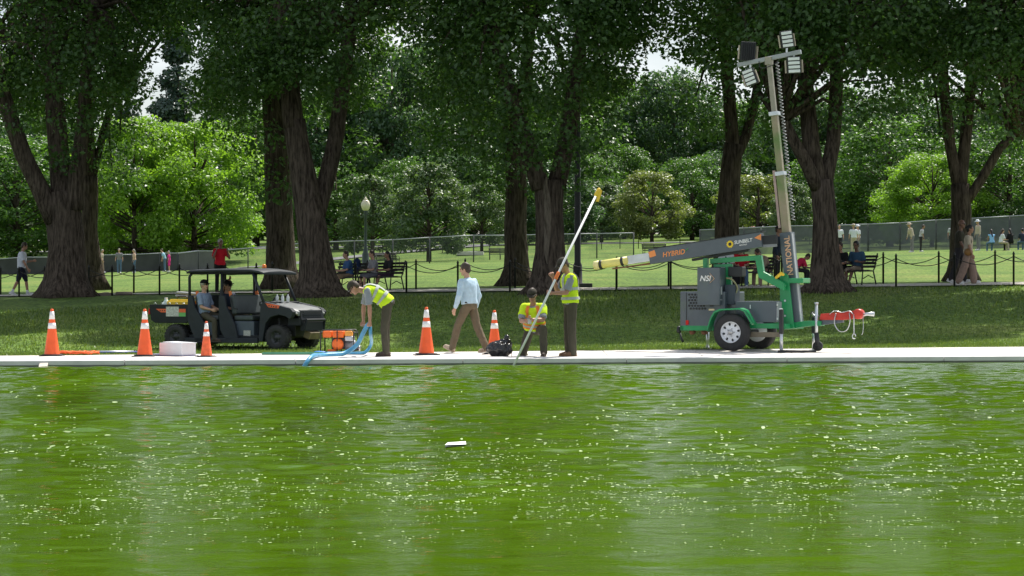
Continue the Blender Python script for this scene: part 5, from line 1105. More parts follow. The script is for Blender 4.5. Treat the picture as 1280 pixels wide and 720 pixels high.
# cab sides
up(lambda b: b.prism([(.34, 1.20), (.46, 1.20), (.52, .95), (.80, .55), (.92, .18), (.55, .16), (.40, .50), (.34, .62)], -.735, -.66), 'rear_side_panel', M_us); up(lambda b: b.prism([(.34, 1.20), (.46, 1.20), (.52, .95), (.80, .55), (.92, .18), (.55, .16), (.40, .50), (.34, .62)], .66, .735), 'rear_side_panel', M_us)
up(lambda b: b.prism([(1.16, 1.20), (1.30, 1.20), (1.36, .95), (1.58, .55), (1.66, .25), (1.35, .20), (1.20, .42), (1.16, .80)], -.735, -.66), 'middle_side_panel', M_us); up(lambda b: b.prism([(1.16, 1.20), (1.30, 1.20), (1.36, .95), (1.58, .55), (1.66, .25), (1.35, .20), (1.20, .42), (1.16, .80)], .66, .735), 'middle_side_panel', M_us)
for w in (-.70, .70):
    up(lambda b: b.tube([(.38, w, .60), (.37, w, 1.62), (.42, w * .97, 1.70)], .032, 10), 'cage_post', M_ub, None, 0, True); up(lambda b: b.tube([(1.22, w, .60), (1.22, w * .98, 1.71)], .032, 10), 'cage_post', M_ub, None, 0, True)
    up(lambda b: b.tube([(2.34, w, 1.0), (2.02, w * .96, 1.70)], .032, 10), 'windscreen_post', M_us, None, 0, True)
    up(lambda b: b.tube([(.40, w * .97, 1.70), (2.04, w * .96, 1.71)], .03, 8), 'cage_rail', M_ub, None, 0, True)
up(lambda b: b.loft([[Vector((u, w_ * (.76 if abs(u - 1.2) < .9 else .72), z + .035 * (1 - w_ * w_))) for w_ in (-1, -.6, 0, .6, 1)] + [Vector((u, w_ * (.76 if abs(u - 1.2) < .9 else .72), z - .05)) for w_ in (1, .6, 0, -.6, -1)] for u, z in ((.32, 1.74), (.42, 1.765), (1.2, 1.785), (2.0, 1.78), (2.18, 1.755), (2.32, 1.715))]), 'roof', M_us, None, .012, True)
bl = up(lambda b: b.lathe([(.05, 0), (.05, .03), (.045, .08), (.02, .10), (.0, .10)], (1.75, .25, 1.81), 'Z', 16), 'beacon', mat('amber_lens', (.85, .22, .03), .25), None, 0, True)
# front end
up(lambda b: b.prism([(2.20, .18), (2.25, 1.02), (2.36, 1.06), (2.62, 1.01), (3.02, .92), (3.10, .84), (3.06, .74), (3.0, .68), (2.90, .74), (2.72, .78), (2.50, .72), (2.38, .58), (2.33, .34), (2.30, .18)], -.735, -.60), 'front_fender', M_us); up(lambda b: b.prism([(2.20, .18), (2.25, 1.02), (2.36, 1.06), (2.62, 1.01), (3.02, .92), (3.10, .84), (3.06, .74), (3.0, .68), (2.90, .74), (2.72, .78), (2.50, .72), (2.38, .58), (2.33, .34), (2.30, .18)], .60, .735), 'front_fender', M_us)
up(lambda b: b.loft([[Vector((u, w_ * ww, z + (.05 if abs(w_) < .7 else 0))) for w_ in (-1, -.7, 0, .7, 1)] + [Vector((u, w_ * ww, z - .10)) for w_ in (1, .7, 0, -.7, -1)] for u, z, ww in ((2.22, 1.05, .68), (2.6, 1.0, .66), (2.95, .93, .62), (3.12, .85, .55))]), 'hood', M_uh, None, .01, True)
up(lambda b: b.prism([(2.38, 1.035), (2.75, .985), (2.72, .92), (2.46, .945)], -.739, -.736), 'stripe_decal', M_uo, None, 0); up(lambda b: [b.box((2.48 + i * .06, -.7405, .975 - i * .008), (.03, .003, .03)) for i in range(4)], 'decal_marks', M_dk, None, 0)
up(lambda b: b.box((2.24, 0, .72), (.06, 1.30, .62)), 'firewall', M_ub); up(lambda b: b.box((2.30, 0, 1.02), (.34, 1.20, .10)), 'dashboard', M_ub, None, .02)
up(lambda b: b.loft([[Vector((3.13, w_ * .48, .86)), Vector((3.17, w_ * .5, .66))] for w_ in (-1, -.5, 0, .5, 1)] + [[Vector((3.02, w_ * .48, .86)), Vector((3.05, w_ * .5, .66))] for w_ in (1, .5, 0, -.5, -1)], False), 'grille_surround', M_ub, None, 0)
up(lambda b: b.box((3.10, 0, .76), (.08, .95, .24)), 'grille', M_dk)
for i in range(4): up(lambda b: b.box((3.155, 0, .68 + i * .05), (.02, .80, .012)), 'grille_bar', M_us, None, 0)
for w in (-.46, .46): up(lambda b: b.prism([(2.72, .93), (3.08, .86), (3.12, .80), (2.90, .82)], w - .17, w + .17), 'headlight', mat('lamp_clear', (.42, .43, .42), .12, .3), None, .008)
up(lambda b: (b.tube([(3.20, -.42, .44), (3.24, -.40, .66), (3.24, .40, .66), (3.20, .42, .44)], .03, 8), b.box((3.16, 0, .52), (.10, .90, .20)), b.box((3.0, 0, .62), (.3, 1.1, .16))), 'bumper', M_ub, None, .01)
up(lambda b: b.box((3.16, 0, .33), (.16, .5, .16), Matrix.Rotation(R(20), 3, 'Y')), 'winch', mat('muddy_steel', (.15, .12, .07), .7, .3, var=.3), None, .01)
up(lambda b: [b.lathe([(.032, 0), (.034, .01), (.034, .12), (.014, .16), (.014, .18), (.0, .18)], (2.36 + .07 * i, -.2 + .12 * (i % 2), 1.05), 'Z', 10) for i in range(4)], 'dash_bottles', mat('clear_plastic', (.55, .58, .58), .25), None, 0, True)
# seats
for u0, ww in ((.62, 1.26), (1.52, 1.26)):
    up(lambda b: b.box((u0 + .22, 0, .70), (.50, ww, .12)), 'seat_cushion', M_seat, None, .04); up(lambda b: b.box((u0 - .06, 0, 1.0), (.13, ww, .44), Matrix.Rotation(R(-10), 3, 'Y')), 'seat_back', M_seat, None, .04)
up(lambda b: b.box((1.76, 0, .44), (.52, 1.26, .38)), 'underseat_box', M_inner, None, .02); up(lambda b: b.box((.82, 0, .44), (.46, 1.26, .38)), 'underseat_box', M_inner, None, .02)
up(lambda b: b.box((1.85, -.64, .36), (.18, .02, .13)), 'warning_label', mat('label_grey', (.45, .45, .42), .6, var=.3, vscale=40), None, .002)
for (u, w) in ((.50, -.60), (1.36, -.58), (1.36, .55), (.5, .55)): up(lambda b: b.bar((u, w, 1.30), (u + .10, w, .92), .012, .075, (1, 0, 0)), 'seat_belt', mat('belt_orange', (.80, .20, .06), .6), None, 0)
up(lambda b: b.tube([Vector((2.02, .32, 1.05)) + Matrix.Rotation(R(-62), 3, 'Y') @ Vector((math.cos(a_) * .17, math.sin(a_) * .17, 0)) for a_ in [i * .3142 for i in range(21)]], .016, 8), 'steering_wheel', M_dk, None, 0, True); up(lambda b: b.tube([(2.02, .32, 1.05), (2.25, .32, .92)], .02, 8), 'steering_column', M_dk, None, 0, True)
up(lambda b: b.tube([(1.42, -.66, 1.15), (1.50, -.66, .92), (1.62, -.66, .90)], .014, 8), 'grab_bar', M_dk, None, 0, True)
UM = Matrix.Translation(U_.location) @ Matrix.Rotation(-UA, 4, 'Z')
# load in the bed
c0 = UM @ Vector((-.12, -.25, .66)); o = MB()
o.box((0, 0, .24), (.62, .34, .36)); root = empty('tool_case', c0, -UA); tag(root, 'yellow tool case in the cargo bed of the cart', 'tool case'); o.build('case_body', mat('yellow_case', (.80, .52, .02), .45, var=.1), root, bevel=.03)
mb = MB(); mb.box((0, 0, .43), (.50, .26, .05)); mb.build('case_lid', mat('yellow_case', (0, 0, 0)), root, bevel=.015); mb = MB(); mb.box((.36, -.02, .26), (.10, .34, .20)); mb.build('red_latch', M_red, root, bevel=.01); mb = MB(); mb.tube([(-.14, 0, .46), (-.12, 0, .52), (.12, 0, .52), (.14, 0, .46)], .016, 6); mb.build('handle', M_dk, root, True)
mb = MB(); pts = []
for i in range(90): a_ = i * .22; pts.append(UM @ Vector((-.05 + .46 * math.cos(a_) * (1 - .001 * i), .15 + .28 * math.sin(a_), 1.08 + .10 * math.sin(a_ * .5) + .0012 * i)))
mb.tube(pts, .028, 8); tag(mb.build('grey_hose', mat('hose_grey', (.28, .29, .28), .5), smooth=True), 'coil of grey hose on top of the load in the cart bed', 'hose')
c0 = UM @ Vector((-.52, -.30, .66)); root = empty('jug', c0); tag(root, 'clear plastic jug standing in the rear corner of the cart bed', 'jug'); mb = MB(); mb.lathe([(.09, 0), (.10, .02), (.10, .34), (.05, .42), (.03, .46), (.0, .46)], n=16); mb.build('bottle', mat('clear_jug', (.55, .66, .62), .2), root, True); mb = MB(); mb.lathe([(.034, .45), (.034, .49), (.0, .49)], n=12); mb.build('cap', M_white, root, True)
# people in the cart
SEATP = dict(lean=-8, lean2=-2, uL=(-.12, 1, -.06), uR=(.12, 1, -.06), lL=(0, .12, -1), lR=(0, .12, -1), aL=(-.1, .30, -1), aR=(.1, .30, -1), fL=(.25, 1, -.25), fR=(-.25, 1, -.25), hp=4)
BLK = cloth('black', (.012, .012, .014)); STEEL = cloth('steel_blue_shirt', (.24, .30, .42)); DKSH = cloth('dark_blue_shirt', (.03, .04, .065))
p = UM @ Vector((.66, -.50, .80)); fc_ = math.degrees(-UA)
person('seated man in steel blue shirt and black cap in the cart rear seat', p, 1.66, fc_ - 4, dict(SEATP, uR=(.20, 1, -.30), uL=(.0, 1, -.10), lR=(.06, .05, -1), hy=-6, hp=2), dict(skin=SKIN, shirt=STEEL, legs=OLIVE, shoe=DKBOOT, cap=BLK, hair=(HGR, 'short'), glasses=True, fat=1.12), .014, drop=0)
p = UM @ Vector((.86, .14, .80))
person('seated person in dark shirt and black cap in the middle of the cart rear seat', p, 1.62, fc_, dict(SEATP, hy=-14, hp=8), dict(skin=SKIN2, shirt=DKSH, legs=OLIVE, shoe=DKBOOT, cap=BLK, hair=(HB, 'short'), glasses=True), .016, drop=0)
p = UM @ Vector((.72, .46, .80))
person('seated person with one hand raised to a dark cap in the far rear seat', p, 1.68, fc_ - 10, dict(SEATP, aR=(.55, .45, .35), fR=(-.55, .25, .8), lean=-12, lean2=-8), dict(skin=SKIN2, shirt=DKSH, legs=OLIVE, shoe=DKBOOT, cap=DKCAP, hair=(HB, 'short')), .016, drop=0)
# ------------------------------------------------------------------ post and chain fences along the walk
M_post = mat('post_black', (.012, .013, .014), .5, var=.2)
post_mesh = MB().lathe([(.030, -.1), (.030, .90), (.038, .905), (.038, .925), (.020, .94), (.026, .965), (.0, .985)], n=10)
post_o = None
def chain_fence(label, off, px0, first_px, step, n0, n1, skip=()):
    global post_o
    a = ppath(first_px, off); root = empty('chain_fence', a); tag(root, label, 'fence', 'post and chain fences along the gravel walk')
    dirp = Vector((1, -0.348, 0)).normalized(); prev = None
    for i in range(n0, n1):
        q = a + dirp * step * i; q.z = float(zter(q.x, q.y)); loc = q - a
        if post_o is None: post_o = post_mesh.build('post', M_post, root, True, loc=loc)
        else: o = post_o.copy(); col.objects.link(o); o.parent = root; o.location = loc
        if prev is not None and i not in skip:
            mb = MB(); mb.tube([prev.lerp(loc, t) + Vector((0, 0, .84 - .55 * (t - t * t) * 4 * .42)) for t in [k / 12 for k in range(13)]], .013, 5); mb.build('chain', M_post, root, True)
        prev = loc
chain_fence('black post and chain fence on the pool side of the gravel walk', -1.35, 0, 508, 1.68, -12, 14)
chain_fence('black post and chain fence on the far side of the gravel walk', 1.45, 0, 520, 1.66, -12, 14)
# low posts on the far lawn
a = G(500, 235); root = empty('post_row', a); tag(root, 'row of low black posts on the far lawn beyond the mesh fence', 'posts')
for i, px in enumerate([455, 478, 505, 530, 553, 578, 612, 660, 710, 752, 775, 798, 850, 878, 1012]):
    q = G(px, 236); o = post_o.copy(); col.objects.link(o); o.parent = root; o.location = q - a; o.scale = (1.2, 1.2, 1.05)

# ------------------------------------------------------------------ benches
M_slat = mat('bench_slat', (.030, .028, .025), .6, var=.25); M_iron = mat('bench_iron', (.010, .010, .011), .5)
def make_bench():
    root = empty('park_bench'); Ln = 1.75
    for i in range(5): mb = MB(); mb.box((0, .06 + i * .085, .45 - .012 * abs(i - 2)), (Ln, .068, .03)); mb.build('seat_slat', M_slat, root)
    for i in range(4): mb = MB(); mb.box((0, -.03 - i * .035, .56 + i * .10), (Ln, .03, .072), Matrix.Rotation(R(-16), 3, 'X')); mb.build('back_slat', M_slat, root)
    for x in (-.82, 0, .82):
        mb = MB(); mb.tube([(x, .46, .0), (x, .42, .42), (x, .0, .43), (x, -.05, .52), (x, -.17, .95)], .022, 6); mb.tube([(x, .0, .43), (x, -.12, .0)], .022, 6); mb.tube([(x, .40, .20), (x, .20, .30), (x, .0, .22)], .014, 6); mb.build('leg', M_iron, root, True)
    for x in (-.82, .82): mb = MB(); mb.tube([(x, -.09, .68), (x, .25, .69), (x, .44, .66), (x, .45, .44)], .020, 6); mb.build('armrest', M_iron, root, True)
    return root
bench0 = make_bench(); bfirst = [True]
def bench(px, Y, face, label, group='black slatted benches'):
    b = bench0 if bfirst[0] else copy_tree(bench0); bfirst[0] = False
    b.location = G(px, Y) if not isinstance(Y, Vector) else Y; b.rotation_euler = (0, 0, R(face - 90)); tag(b, label, 'bench', group); return b
BQ = ppath(481, 1.15); bench(481, BQ, 222, 'black slatted bench with two young people on the gravel walk')
BQ2 = ppath(441, 1.35); bench(441, BQ2, 222, 'black slatted bench half hidden by the leaning elm with one person sitting')
BQ3 = ppath(932, 1.2); bench(932, BQ3, 250, 'black bench behind the trailer with three people on it')
BQ4 = ppath(1068, 1.1); bench(1068, BQ4, 215, 'black bench by the three limbed elm with a man sitting cross legged')
bench(818, 180, 285, 'empty black bench on the lawn just above the grey boom of the trailer')
bench(625, 205, 275, 'empty black bench on the far lawn beside the dark upright elm')
bench(481, 168, 300, 'empty black bench on the lawn behind the seated girl')

# ------------------------------------------------------------------ lamps
q = G(457, 150); root = empty('globe_lamp', q); tag(root, 'dark green lamp post with a cream globe on the lawn', 'lamp post')
M_lpost = mat('lamp_green', (.02, .035, .03), .5); mb = MB(); mb.lathe([(.28, -.1), (.28, .25), (.20, .35), (.20, .9), (.15, 1.0), (.13, 1.15), (.085, 1.3), (.075, 3.1), (.12, 3.2), (.08, 3.28), (.14, 3.36)], n=16); mb.build('post', M_lpost, root, True)
mb = MB(); mb.lathe([(.12, 3.35), (.20, 3.46), (.255, 3.62), (.255, 3.76), (.19, 3.92), (.10, 3.98)], n=20); g_ = mb.build('globe', mat('globe_cream', (.62, .56, .42), .35, var=.05), root, True); mb = MB(); mb.lathe([(.11, 3.97), (.12, 4.02), (.05, 4.07), (.03, 4.14), (.0, 4.16)], n=14); mb.build('finial', mat('globe_cream', (0, 0, 0)), g_, True)
q = ppath(722, 2.2); root = empty('lamp_post', q); tag(root, 'tall black lamp post rising into the leaves beside the scarred elm', 'lamp post')
mb = MB(); mb.lathe([(.22, -.05), (.22, .12), (.15, .16), (.14, .7), (.10, .8), (.09, 5.6), (.06, 6.6)], n=14); mb.build('post', M_post, root, True); mb = MB(); mb.box((0, -.25, .05), (.9, .5, .18)); mb.build('footing', M_post, root, bevel=.02)
mb = MB(); mb.lathe([(.07, 6.55), (.16, 6.65), (.22, 6.85), (.20, 7.05), (.08, 7.2), (.0, 7.25)], n=14); mb.build('lantern', mat('lantern', (.5, .48, .42), .4), root, True)
q = ppath(1018, 0); 
# low marker box by the bench
q = ppath(470, -.2); root = empty('marker_post', q); tag(root, 'short dark marker post on the walk below the seated boy', 'post'); mb = MB(); mb.box((0, 0, .12), (.10, .10, .25)); mb.build('stub', M_post, root, bevel=.01); mb = MB(); mb.box((0, 0, .25), (.12, .12, .03)); mb.build('cap', M_lpost, root, bevel=.005)
q = ppath(118, -1.1)
for i in range(4):
    mb = MB(); mb.box((0, 0, .03), (.55, .45, .12 + .04 * (i % 2)), Matrix.Rotation(random.uniform(-.1, .1), 3, 'Z'), taper=.9); mb.ell((.05, .02, .05), (.22, .18, .06), None, 10, 6)
    p = q + Vector((-.9 + i * .62, random.uniform(-.1, .1), 0)); p.z = float(zter(p.x, p.y)); o = mb.build('edging_stone', mat('edging', (.22, .18, .15), .9, var=.2), loc=p, bevel=.02); tag(o, 'flat grey edging stone at the foot of the massive forked elm', 'stone', 'edging stones by the massive elm')

# ------------------------------------------------------------------ far fences
M_gal = mat('galvanised', (.32, .34, .35), .5, .4); M_fpost = mat('fence_post_dark', (.05, .055, .055), .6)
def mesh_mat(name, c, alpha):
    m = bpy.data.materials.new(name); m.use_nodes = True; t = m.node_tree; n = t.nodes; b = n['Principled BSDF']; b.inputs['Base Color'].default_value = (*c, 1); b.inputs['Roughness'].default_value = .8
    g = n.new('ShaderNodeTexCoord'); z = n.new('ShaderNodeTexNoise'); z.inputs['Scale'].default_value = 1.5; z.inputs['Detail'].default_value = 6; t.links.new(g.outputs['Object'], z.inputs['Vector'])
    r = n.new('ShaderNodeMapRange'); r.inputs[1].default_value = .3; r.inputs[2].default_value = .7; r.inputs[3].default_value = max(0, alpha - .12); r.inputs[4].default_value = min(1, alpha + .12); t.links.new(z.outputs['Fac'], r.inputs[0]); t.links.new(r.outputs[0], b.inputs['Alpha'])
    return m
M_mesh1 = mesh_mat('chain_link', (.10, .11, .11), .22); M_mesh2 = mesh_mat('dense_mesh', (.115, .125, .135), .80); M_screen = mat('screen_cloth', (.045, .048, .045), .8, var=.3, vscale=.8, bump=.4, bscale=3)
def mesh_fence(label, pts, m, pm, post_r=.045, rail=True):
    """pts: (px, y_bottom, y_top, Y); one panel between neighbours"""
    B = [G(px, Y) for px, yb_, yt, Y in pts]; root = empty('mesh_fence', B[0]); tag(root, label, 'fence')
    Hh = [max(.9, (yb_ - yt) / F * Y) for px, yb_, yt, Y in pts]
    for i, (b, h) in enumerate(zip(B, Hh)):
        mb = MB(); mb.tube([b - B[0] - Vector((0, 0, .3)), b - B[0] + Vector((0, 0, h + .05))], post_r, 8); mb.build('post', pm, root, True)
        if i:
            a = B[i-1] - B[0]; c = b - B[0]; ha = Hh[i-1]; mb = MB(); mb.add([a + Vector((0, 0, -.25)), c + Vector((0, 0, -.25)), c + Vector((0, 0, h)), a + Vector((0, 0, ha))], [(0, 1, 2, 3)]); mb.build('mesh_panel', m, root)
            if rail: mb = MB(); mb.tube([a + Vector((0, 0, ha)), c + Vector((0, 0, h))], .045, 6); mb.build('top_rail', M_gal, root, True)
    return root
mesh_fence('dark screened fence along the far lawn behind the strolling people', [(-60,346,326,215),(-5,345,325,215),(30,345,323,214),(72,343,322,212),(120,342,320,211),(165,340,318.5,210),(200,339,317,209),(222,338,316.5,207),(248,335,311,204)], M_screen, M_fpost)
mesh_fence('grey fabric covered fence panel bending up beside the person in red', [(223,338,317,206.5),(248,334.5,311,203.5),(268,332,309,201)], mat('screen_grey', (.10, .10, .095), .8, var=.2, vscale=1.0), M_fpost)
mesh_fence('open wire mesh fence across the middle of the far lawn', [(268,332,309,201),(310,333,307.5,198),(333,333,306,197),(365,333,304,195),(400,333,302.5,193),(443,332,301,190),(491,331,300,188),(537,331,298.5,187),(592,330,296.5,186),(640,327,295,185),(692,325,293,184),(746,322,291,183),(792,321,290.5,182)], M_mesh1, M_fpost)
mesh_fence('dense grey mesh fence behind the walking couple', [(875,317,285,178),(930,316,283,176),(985,315,281,174),(1040,313,279.5,171),(1085,311,277,169),(1125,310,275.5,168),(1170,310,273,166),(1215,309,271,165),(1262,308.5,269,164),(1310,308,267,163)], M_mesh2, M_fpost)
root = empty('manhole_slab', G(588, 228)); tag(root, 'pale concrete slab set in the far lawn beyond the wire fence', 'slab'); mb = MB(); mb.box((0, 0, .10), (2.3, 3.2, .3)); mb.build('slab', M_conc, root, bevel=.02); mb = MB(); mb.box((0.2, -.4, .27), (.8, .8, .04)); mb.build('cover', M_gal, root, bevel=.01)

# ------------------------------------------------------------------ people on the walk and beyond
WH = cloth('white_tee', (.62, .64, .72)); NAVY = cloth('navy_shorts', (.018, .022, .04)); WSH = mat('white_shoe', (.75, .75, .75), .6); RED = cloth('red_shirt', (.55, .015, .03)); TEAL = cloth('teal_shirt', (.045, .10, .17)); CREAM = cloth('cream_tee', (.50, .42, .33)); TAUPE = cloth('taupe_trousers', (.30, .21, .17)); GREYT = cloth('grey_tee', (.22, .21, .23)); BLUE = cloth('blue_tee', (.055, .13, .30)); DGREY = cloth('charcoal_tee', (.035, .033, .038)); JEAN = cloth('jeans', (.10, .16, .26)); PINK = cloth('pink_dress', (.75, .04, .28)); TAN = cloth('tan_jacket', (.33, .25, .19)); WHITE = cloth('white_shirt', (.70, .72, .76)); LBLUE = cloth('light_blue_top', (.25, .48, .78)); FERN = cloth('dark_olive_tee', (.045, .042, .03))
walk = lambda a=.3: dict(uL=(-.02, a, -1), lL=(0, a * .4, -1), uR=(.02, -a * .8, -1), lR=(0, -a * 1.5, -1), footR=-22, footL=10, aL=(-.15, -a * .6, -1), aR=(.15, a * .6, -1), fL=(-.05, .1, -1), fR=(.05, .5, -.9), lean=3, lean2=4)
V2 = .020
person('man in white tee shirt and navy shorts strolling with a phone', ppath(27, .1), 1.76, 8, dict(walk(.34), aL=(-.2, .25, -1), fL=(.1, 1, .1), hp=22), dict(skin=SKIN2, shirt=WH, loose=True, legs=NAVY, leg='short', shoe=WSH, sock=WHITE, hair=(HB, 'short'), fat=1.15), .016)
person('person in red shirt holding up a camera on the far side of the cart', ppath(275, .5), 1.72, 300, dict(aR=(.35, .35, -.8), fR=(-.3, .3, 1), aL=(-.35, .30, -.9), fL=(.5, .5, .8), hp=0), dict(skin=SKIN3, shirt=RED, loose=True, legs=BLK, shoe=DKBOOT, hair=(HGR, 'short')), .017)
SIT = dict(lean=2, lean2=12, uL=(-.14, 1, -.04), uR=(.14, 1, -.04), lL=(0, .02, -1), lR=(0, .05, -1), aL=(-.1, .35, -1), aR=(.1, .35, -1), fL=(.3, 1, -.1), fR=(-.3, 1, -.1), hp=10)
def sit(label, bq, px, face, pose, outfit, H=1.70, v=V2, dz=.52, fwd=.22):
    """seat a person on the bench at bq, at photo column px"""
    a = R(face); loc = Vector((wx(px, bq.y), bq.y, bq.z)); person(label, loc + Vector((math.cos(a) * fwd * .2, math.sin(a) * fwd * .2, 0)), H, face, dict(SIT, **pose), outfit, v, None, drop=dz)
sit('seated boy in grey tee shirt and shorts with bare legs on the bench', BQ, 470, 205, {}, dict(skin=SKIN, shirt=cloth('heather_tee', (.30, .29, .32)), legs=cloth('grey_shorts', (.16, .16, .19)), leg='short', shoe=WSH, sock=WHITE, hair=(HB, 'short')), 1.68)
sit('seated girl in charcoal top with dark ponytail and crossed legs', BQ, 489, 212, dict(uL=(.10, 1, .10), lL=(.12, .30, -1)), dict(skin=SKIN2, shirt=DGREY, legs=cloth('plum_shorts', (.06, .03, .06)), leg='short', shoe=DKBOOT, sock=WHITE, hair=(HBLK, 'long'), female=True), 1.62)
sit('seated person in blue tee shirt with a navy backpack beside the leaning elm', BQ2, 439, 200, dict(lean2=18), dict(skin=SKIN, shirt=BLUE, legs=cloth('tan_shorts', (.28, .20, .13)), leg='short', shoe=WSH, sock=WHITE, hair=(HB, 'short')), 1.70)
b = Vector((wx(446.5, BQ2.y), BQ2.y, BQ2.z)); o = MB(); o.ell((0, 0, .82), (.13, .15, .24)); bp_ = o.build('backpack', cloth('navy_pack', (.02, .035, .09)), smooth=True, loc=b); tag(bp_, 'navy backpack worn by the seated person in blue', 'backpack'); o = MB(); o.ell((.03, -.1, .72), (.10, .09, .12)); o.build('pocket', cloth('navy_pack', (0, 0, 0)), bp_, True)
b = Vector((wx(449, BQ2.y), BQ2.y + .1, BQ2.z)); o = MB(); o.ell((0, 0, .16), (.16, .13, .17)); bg2 = o.build('black_bag', cloth('black', (0, 0, 0)), smooth=True, loc=b); tag(bg2, 'black bag on the ground under the bench by the blue backpack', 'bag'); o = MB(); o.tube([(-.08, 0, .30), (0, 0, .42), (.08, 0, .30)], .014, 6); o.build('handle', cloth('black', (0, 0, 0)), bg2, True)
# behind the trailer
sit('seated person in white top and jeans behind the green trailer frame', BQ3, 908, 262, {}, dict(skin=SKIN, shirt=WHITE, legs=JEAN, shoe=WSH, hair=(HB, 'short')))
sit('seated person in jeans with a red top behind the green trailer frame', BQ3, 926, 268, {}, dict(skin=SKIN2, shirt=RED, legs=JEAN, shoe=WSH, hair=(HB, 'short')))
sit('seated person in tan jacket leaning forward beside the mast base', BQ3, 961, 215, dict(lean=20, lean2=48, hp=40), dict(skin=SKIN2, shirt=TAN, sleeve='long', legs=TAUPE, shoe=WSH, hair=(HB, 'short')))
sit('seated child in a bright red top stooping just right of the mast base', ppath(993, 1.0), 993, 10, dict(lean=20, lean2=60, hp=50), dict(skin=SKIN2, shirt=cloth('rose_red', (.65, .03, .09)), legs=DGREY, shoe=DKBOOT, hair=(HB, 'short')), 1.4)
b = Vector((wx(918, BQ3.y), BQ3.y - .55, BQ3.z)); o = MB(); o.box((0, 0, .30), (.26, .24, .5)); bg2 = o.build('rucksack', cloth('black', (0, 0, 0)), loc=b, bevel=.06); tag(bg2, 'black rucksack on the ground before the people in jeans', 'rucksack'); o = MB(); o.box((0, -.13, .22), (.2, .06, .24)); o.build('pocket', cloth('black', (0, 0, 0)), bg2, bevel=.03)
person('man in dark jacket and black cap standing behind the mast', ppath(971, 2.6), 1.80, 340, {}, dict(skin=SKIN2, shirt=DKSH, sleeve='long', legs=DGREY, shoe=DKBOOT, cap=BLK, hair=(HB, 'short')), V2)
sit('man in teal shirt and shorts sitting cross legged by the three limbed elm', BQ4, 1073, 235, dict(uL=(.05, 1, .08), lL=(.15, .35, -1), aL=(-.35, .2, -1), fL=(.3, 1, .1)), dict(skin=SKIN3, shirt=TEAL, legs=cloth('khaki_shorts', (.32, .26, .20)), leg='short', shoe=DKBOOT, hair=(HBLK, 'short'), fat=1.1), 1.78)
sit('seated person in black half hidden behind the three limbed elm', BQ4, 1053, 235, {}, dict(skin=SKIN2, shirt=BLK, legs=BLK, shoe=DKBOOT, hair=(HB, 'short')), 1.7)
person('woman in cream tee shirt and wide taupe trousers with a brown shoulder bag', ppath(1210, .1), 1.70, 342, dict(walk(.28), fR=(.05, .35, -1)), dict(skin=SKIN2, shirt=CREAM, loose=True, legs=TAUPE, wide=1.75, highwaist=True, shoe=WSH, hair=(HBLK, 'bun'), female=True), .015)
wq = ppath(1210, .1); o = MB(); o.ell((0, 0, 0), (.13, .06, .11)); bg2 = o.build('shoulder_bag', mat('bag_brown', (.25, .12, .03), .6), smooth=True, loc=wq + Vector((-.02, -.20, .95))); tag(bg2, 'brown shoulder bag hanging at the hip of the woman in cream', 'bag'); o = MB(); o.tube([(.02, .02, .08), (.10, .05, .30), (.12, .12, .50)], .010, 6); o.build('strap', BELT, bg2, True)
person('bald man in dark olive tee shirt walking beside the woman in cream', ppath(1199, .75), 1.84, 345, walk(.26), dict(skin=SKIN3, shirt=FERN, legs=DGREY, shoe=WSH, glasses=True), .017)
V3 = .034
def far_person(label, px, Y, H, face, outfit, pose=None, tz=0.0): person(label, G(px, Y), H, face, pose or {}, outfit, V3, tz=tz)
far_person('person in pale shirt half hidden behind the dark elm, by the screened fence', 127, 196, 1.75, 350, dict(skin=SKIN, shirt=CREAM, legs=TAUPE, shoe=WSH, hair=(HGR, 'short')), walk(.2))
far_person('person in grey shirt and jeans standing at the screened fence', 149, 194, 1.78, 270, dict(skin=SKIN, shirt=GREYT, legs=JEAN, shoe=WSH, hair=(HGR, 'short')))
far_person('person in peach tee shirt and jeans standing at the screened fence', 168, 193, 1.70, 200, dict(skin=SKIN, shirt=cloth('peach_tee', (.62, .42, .32)), legs=JEAN, shoe=WSH, hair=(HGR, 'long'), female=True))
far_person('person in light blue shirt bending by the screened fence', 206, 195, 1.70, 180, dict(skin=SKIN, shirt=cloth('sky_shirt', (.30, .50, .62)), legs=JEAN, shoe=WSH, hair=(HB, 'short')), dict(lean=15, lean2=25))
far_person('child in a bright pink dress at the screened fence', 211.5, 190, 1.50, 180, dict(skin=SKIN, shirt=PINK, legs=PINK, leg='short', shoe=WSH, hair=(HGR, 'long'), female=True))
far_person('person in white at the fence just right of the three limbed elm', 1049, 165, 1.75, 270, dict(skin=SKIN, shirt=WHITE, legs=DGREY, shoe=WSH, hair=(HB, 'short')))
far_person('person in white shirt and sun hat facing the grey mesh fence', 1067, 160, 1.75, 90, dict(skin=SKIN, shirt=WHITE, legs=CREAM, shoe=WSH, hat=CREAM))
far_person('second person in white sun hat beside the grey mesh fence', 1073, 161, 1.70, 200, dict(skin=SKIN, shirt=WHITE, legs=GREYT, shoe=WSH, hat=WHITE))
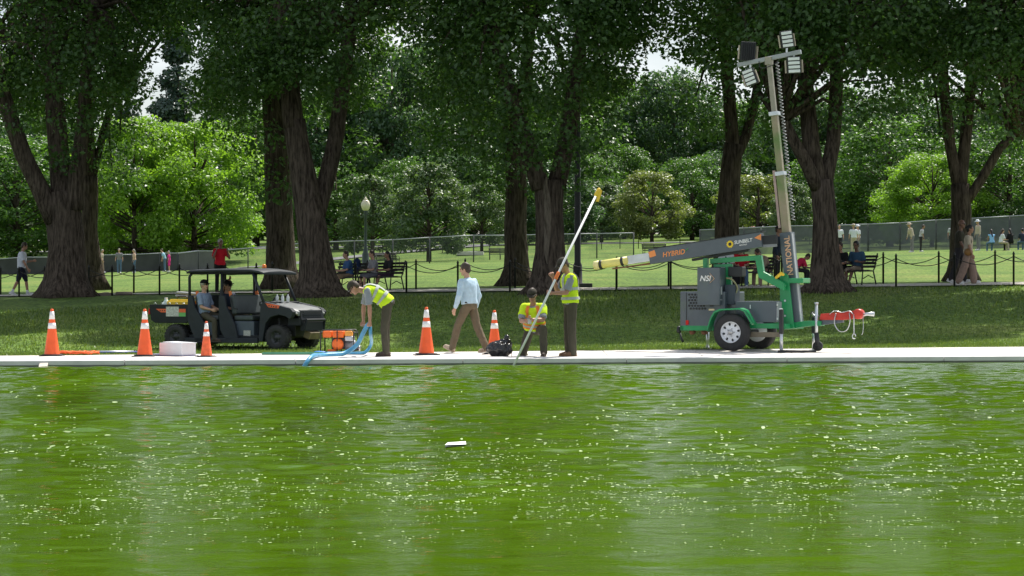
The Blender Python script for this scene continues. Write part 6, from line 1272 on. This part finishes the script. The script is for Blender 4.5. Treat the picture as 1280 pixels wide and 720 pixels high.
far_person('person in pale sun hat stooping with a bag at the grey mesh fence', 1140, 158, 1.75, 200, dict(skin=SKIN, shirt=CREAM, sleeve='long', legs=GREYT, shoe=WSH, hat=CREAM), dict(lean=12, lean2=22))
far_person('person in grey patterned top beside the stooping hat wearer', 1151, 159, 1.62, 0, dict(skin=SKIN2, shirt=cloth('pattern_grey', (.42, .42, .44), .5), legs=DGREY, shoe=WSH, hair=(HB, 'short')), dict(lean=8, lean2=20))
far_person('person in pale jacket and hat just right of the walking couple', 1223, 157, 1.78, 200, dict(skin=SKIN, shirt=CREAM, sleeve='long', legs=GREYT, shoe=WSH, hat=WHITE))
far_person('person in dark top at the fence just left of the walking couple', 1190, 157, 1.65, 270, dict(skin=SKIN2, shirt=cloth('pattern_grey', (0, 0, 0)), legs=DGREY, shoe=WSH, hair=(HB, 'short')))
SQ = dict(SIT, lean=5, lean2=15)
for px, f_, lab, of in ((1240, 100, 'seated woman with black hair and light blue top before the fence', dict(skin=SKIN2, shirt=LBLUE, sleeve='none', legs=JEAN, shoe=WSH, hair=(HBLK, 'long'), female=True)), (1251, 20, 'seated woman in white top turning beside the light blue top', dict(skin=SKIN, shirt=WHITE, legs=CREAM, shoe=WSH, hair=(HB, 'long'), female=True)),
                       (1264, 120, 'seated person all in black before the grey mesh fence', dict(skin=SKIN2, shirt=BLK, sleeve='long', legs=BLK, shoe=DKBOOT, hair=(HBLK, 'long'))), (1279, 100, 'seated person in dark shirt at the end of the group by the fence', dict(skin=SKIN2, shirt=DKSH, legs=JEAN, shoe=WSH, hair=(HBLK, 'short')))):
    person(lab, G(px, 154), 1.7, f_, SQ, of, V3, drop=.50)
person('tiny distant person in pink beyond the far road', G(941, 275), 1.75, 250, {}, dict(skin=SKIN, shirt=cloth('far_pink', (.65, .35, .33)), legs=TAUPE, shoe=WSH, hair=(HB, 'short')), .05)
person('tiny distant person in grey blue beyond the far road', G(925, 277), 1.72, 250, {}, dict(skin=SKIN, shirt=cloth('far_blue', (.25, .30, .45)), legs=DGREY, shoe=WSH, hair=(HB, 'short')), .05)
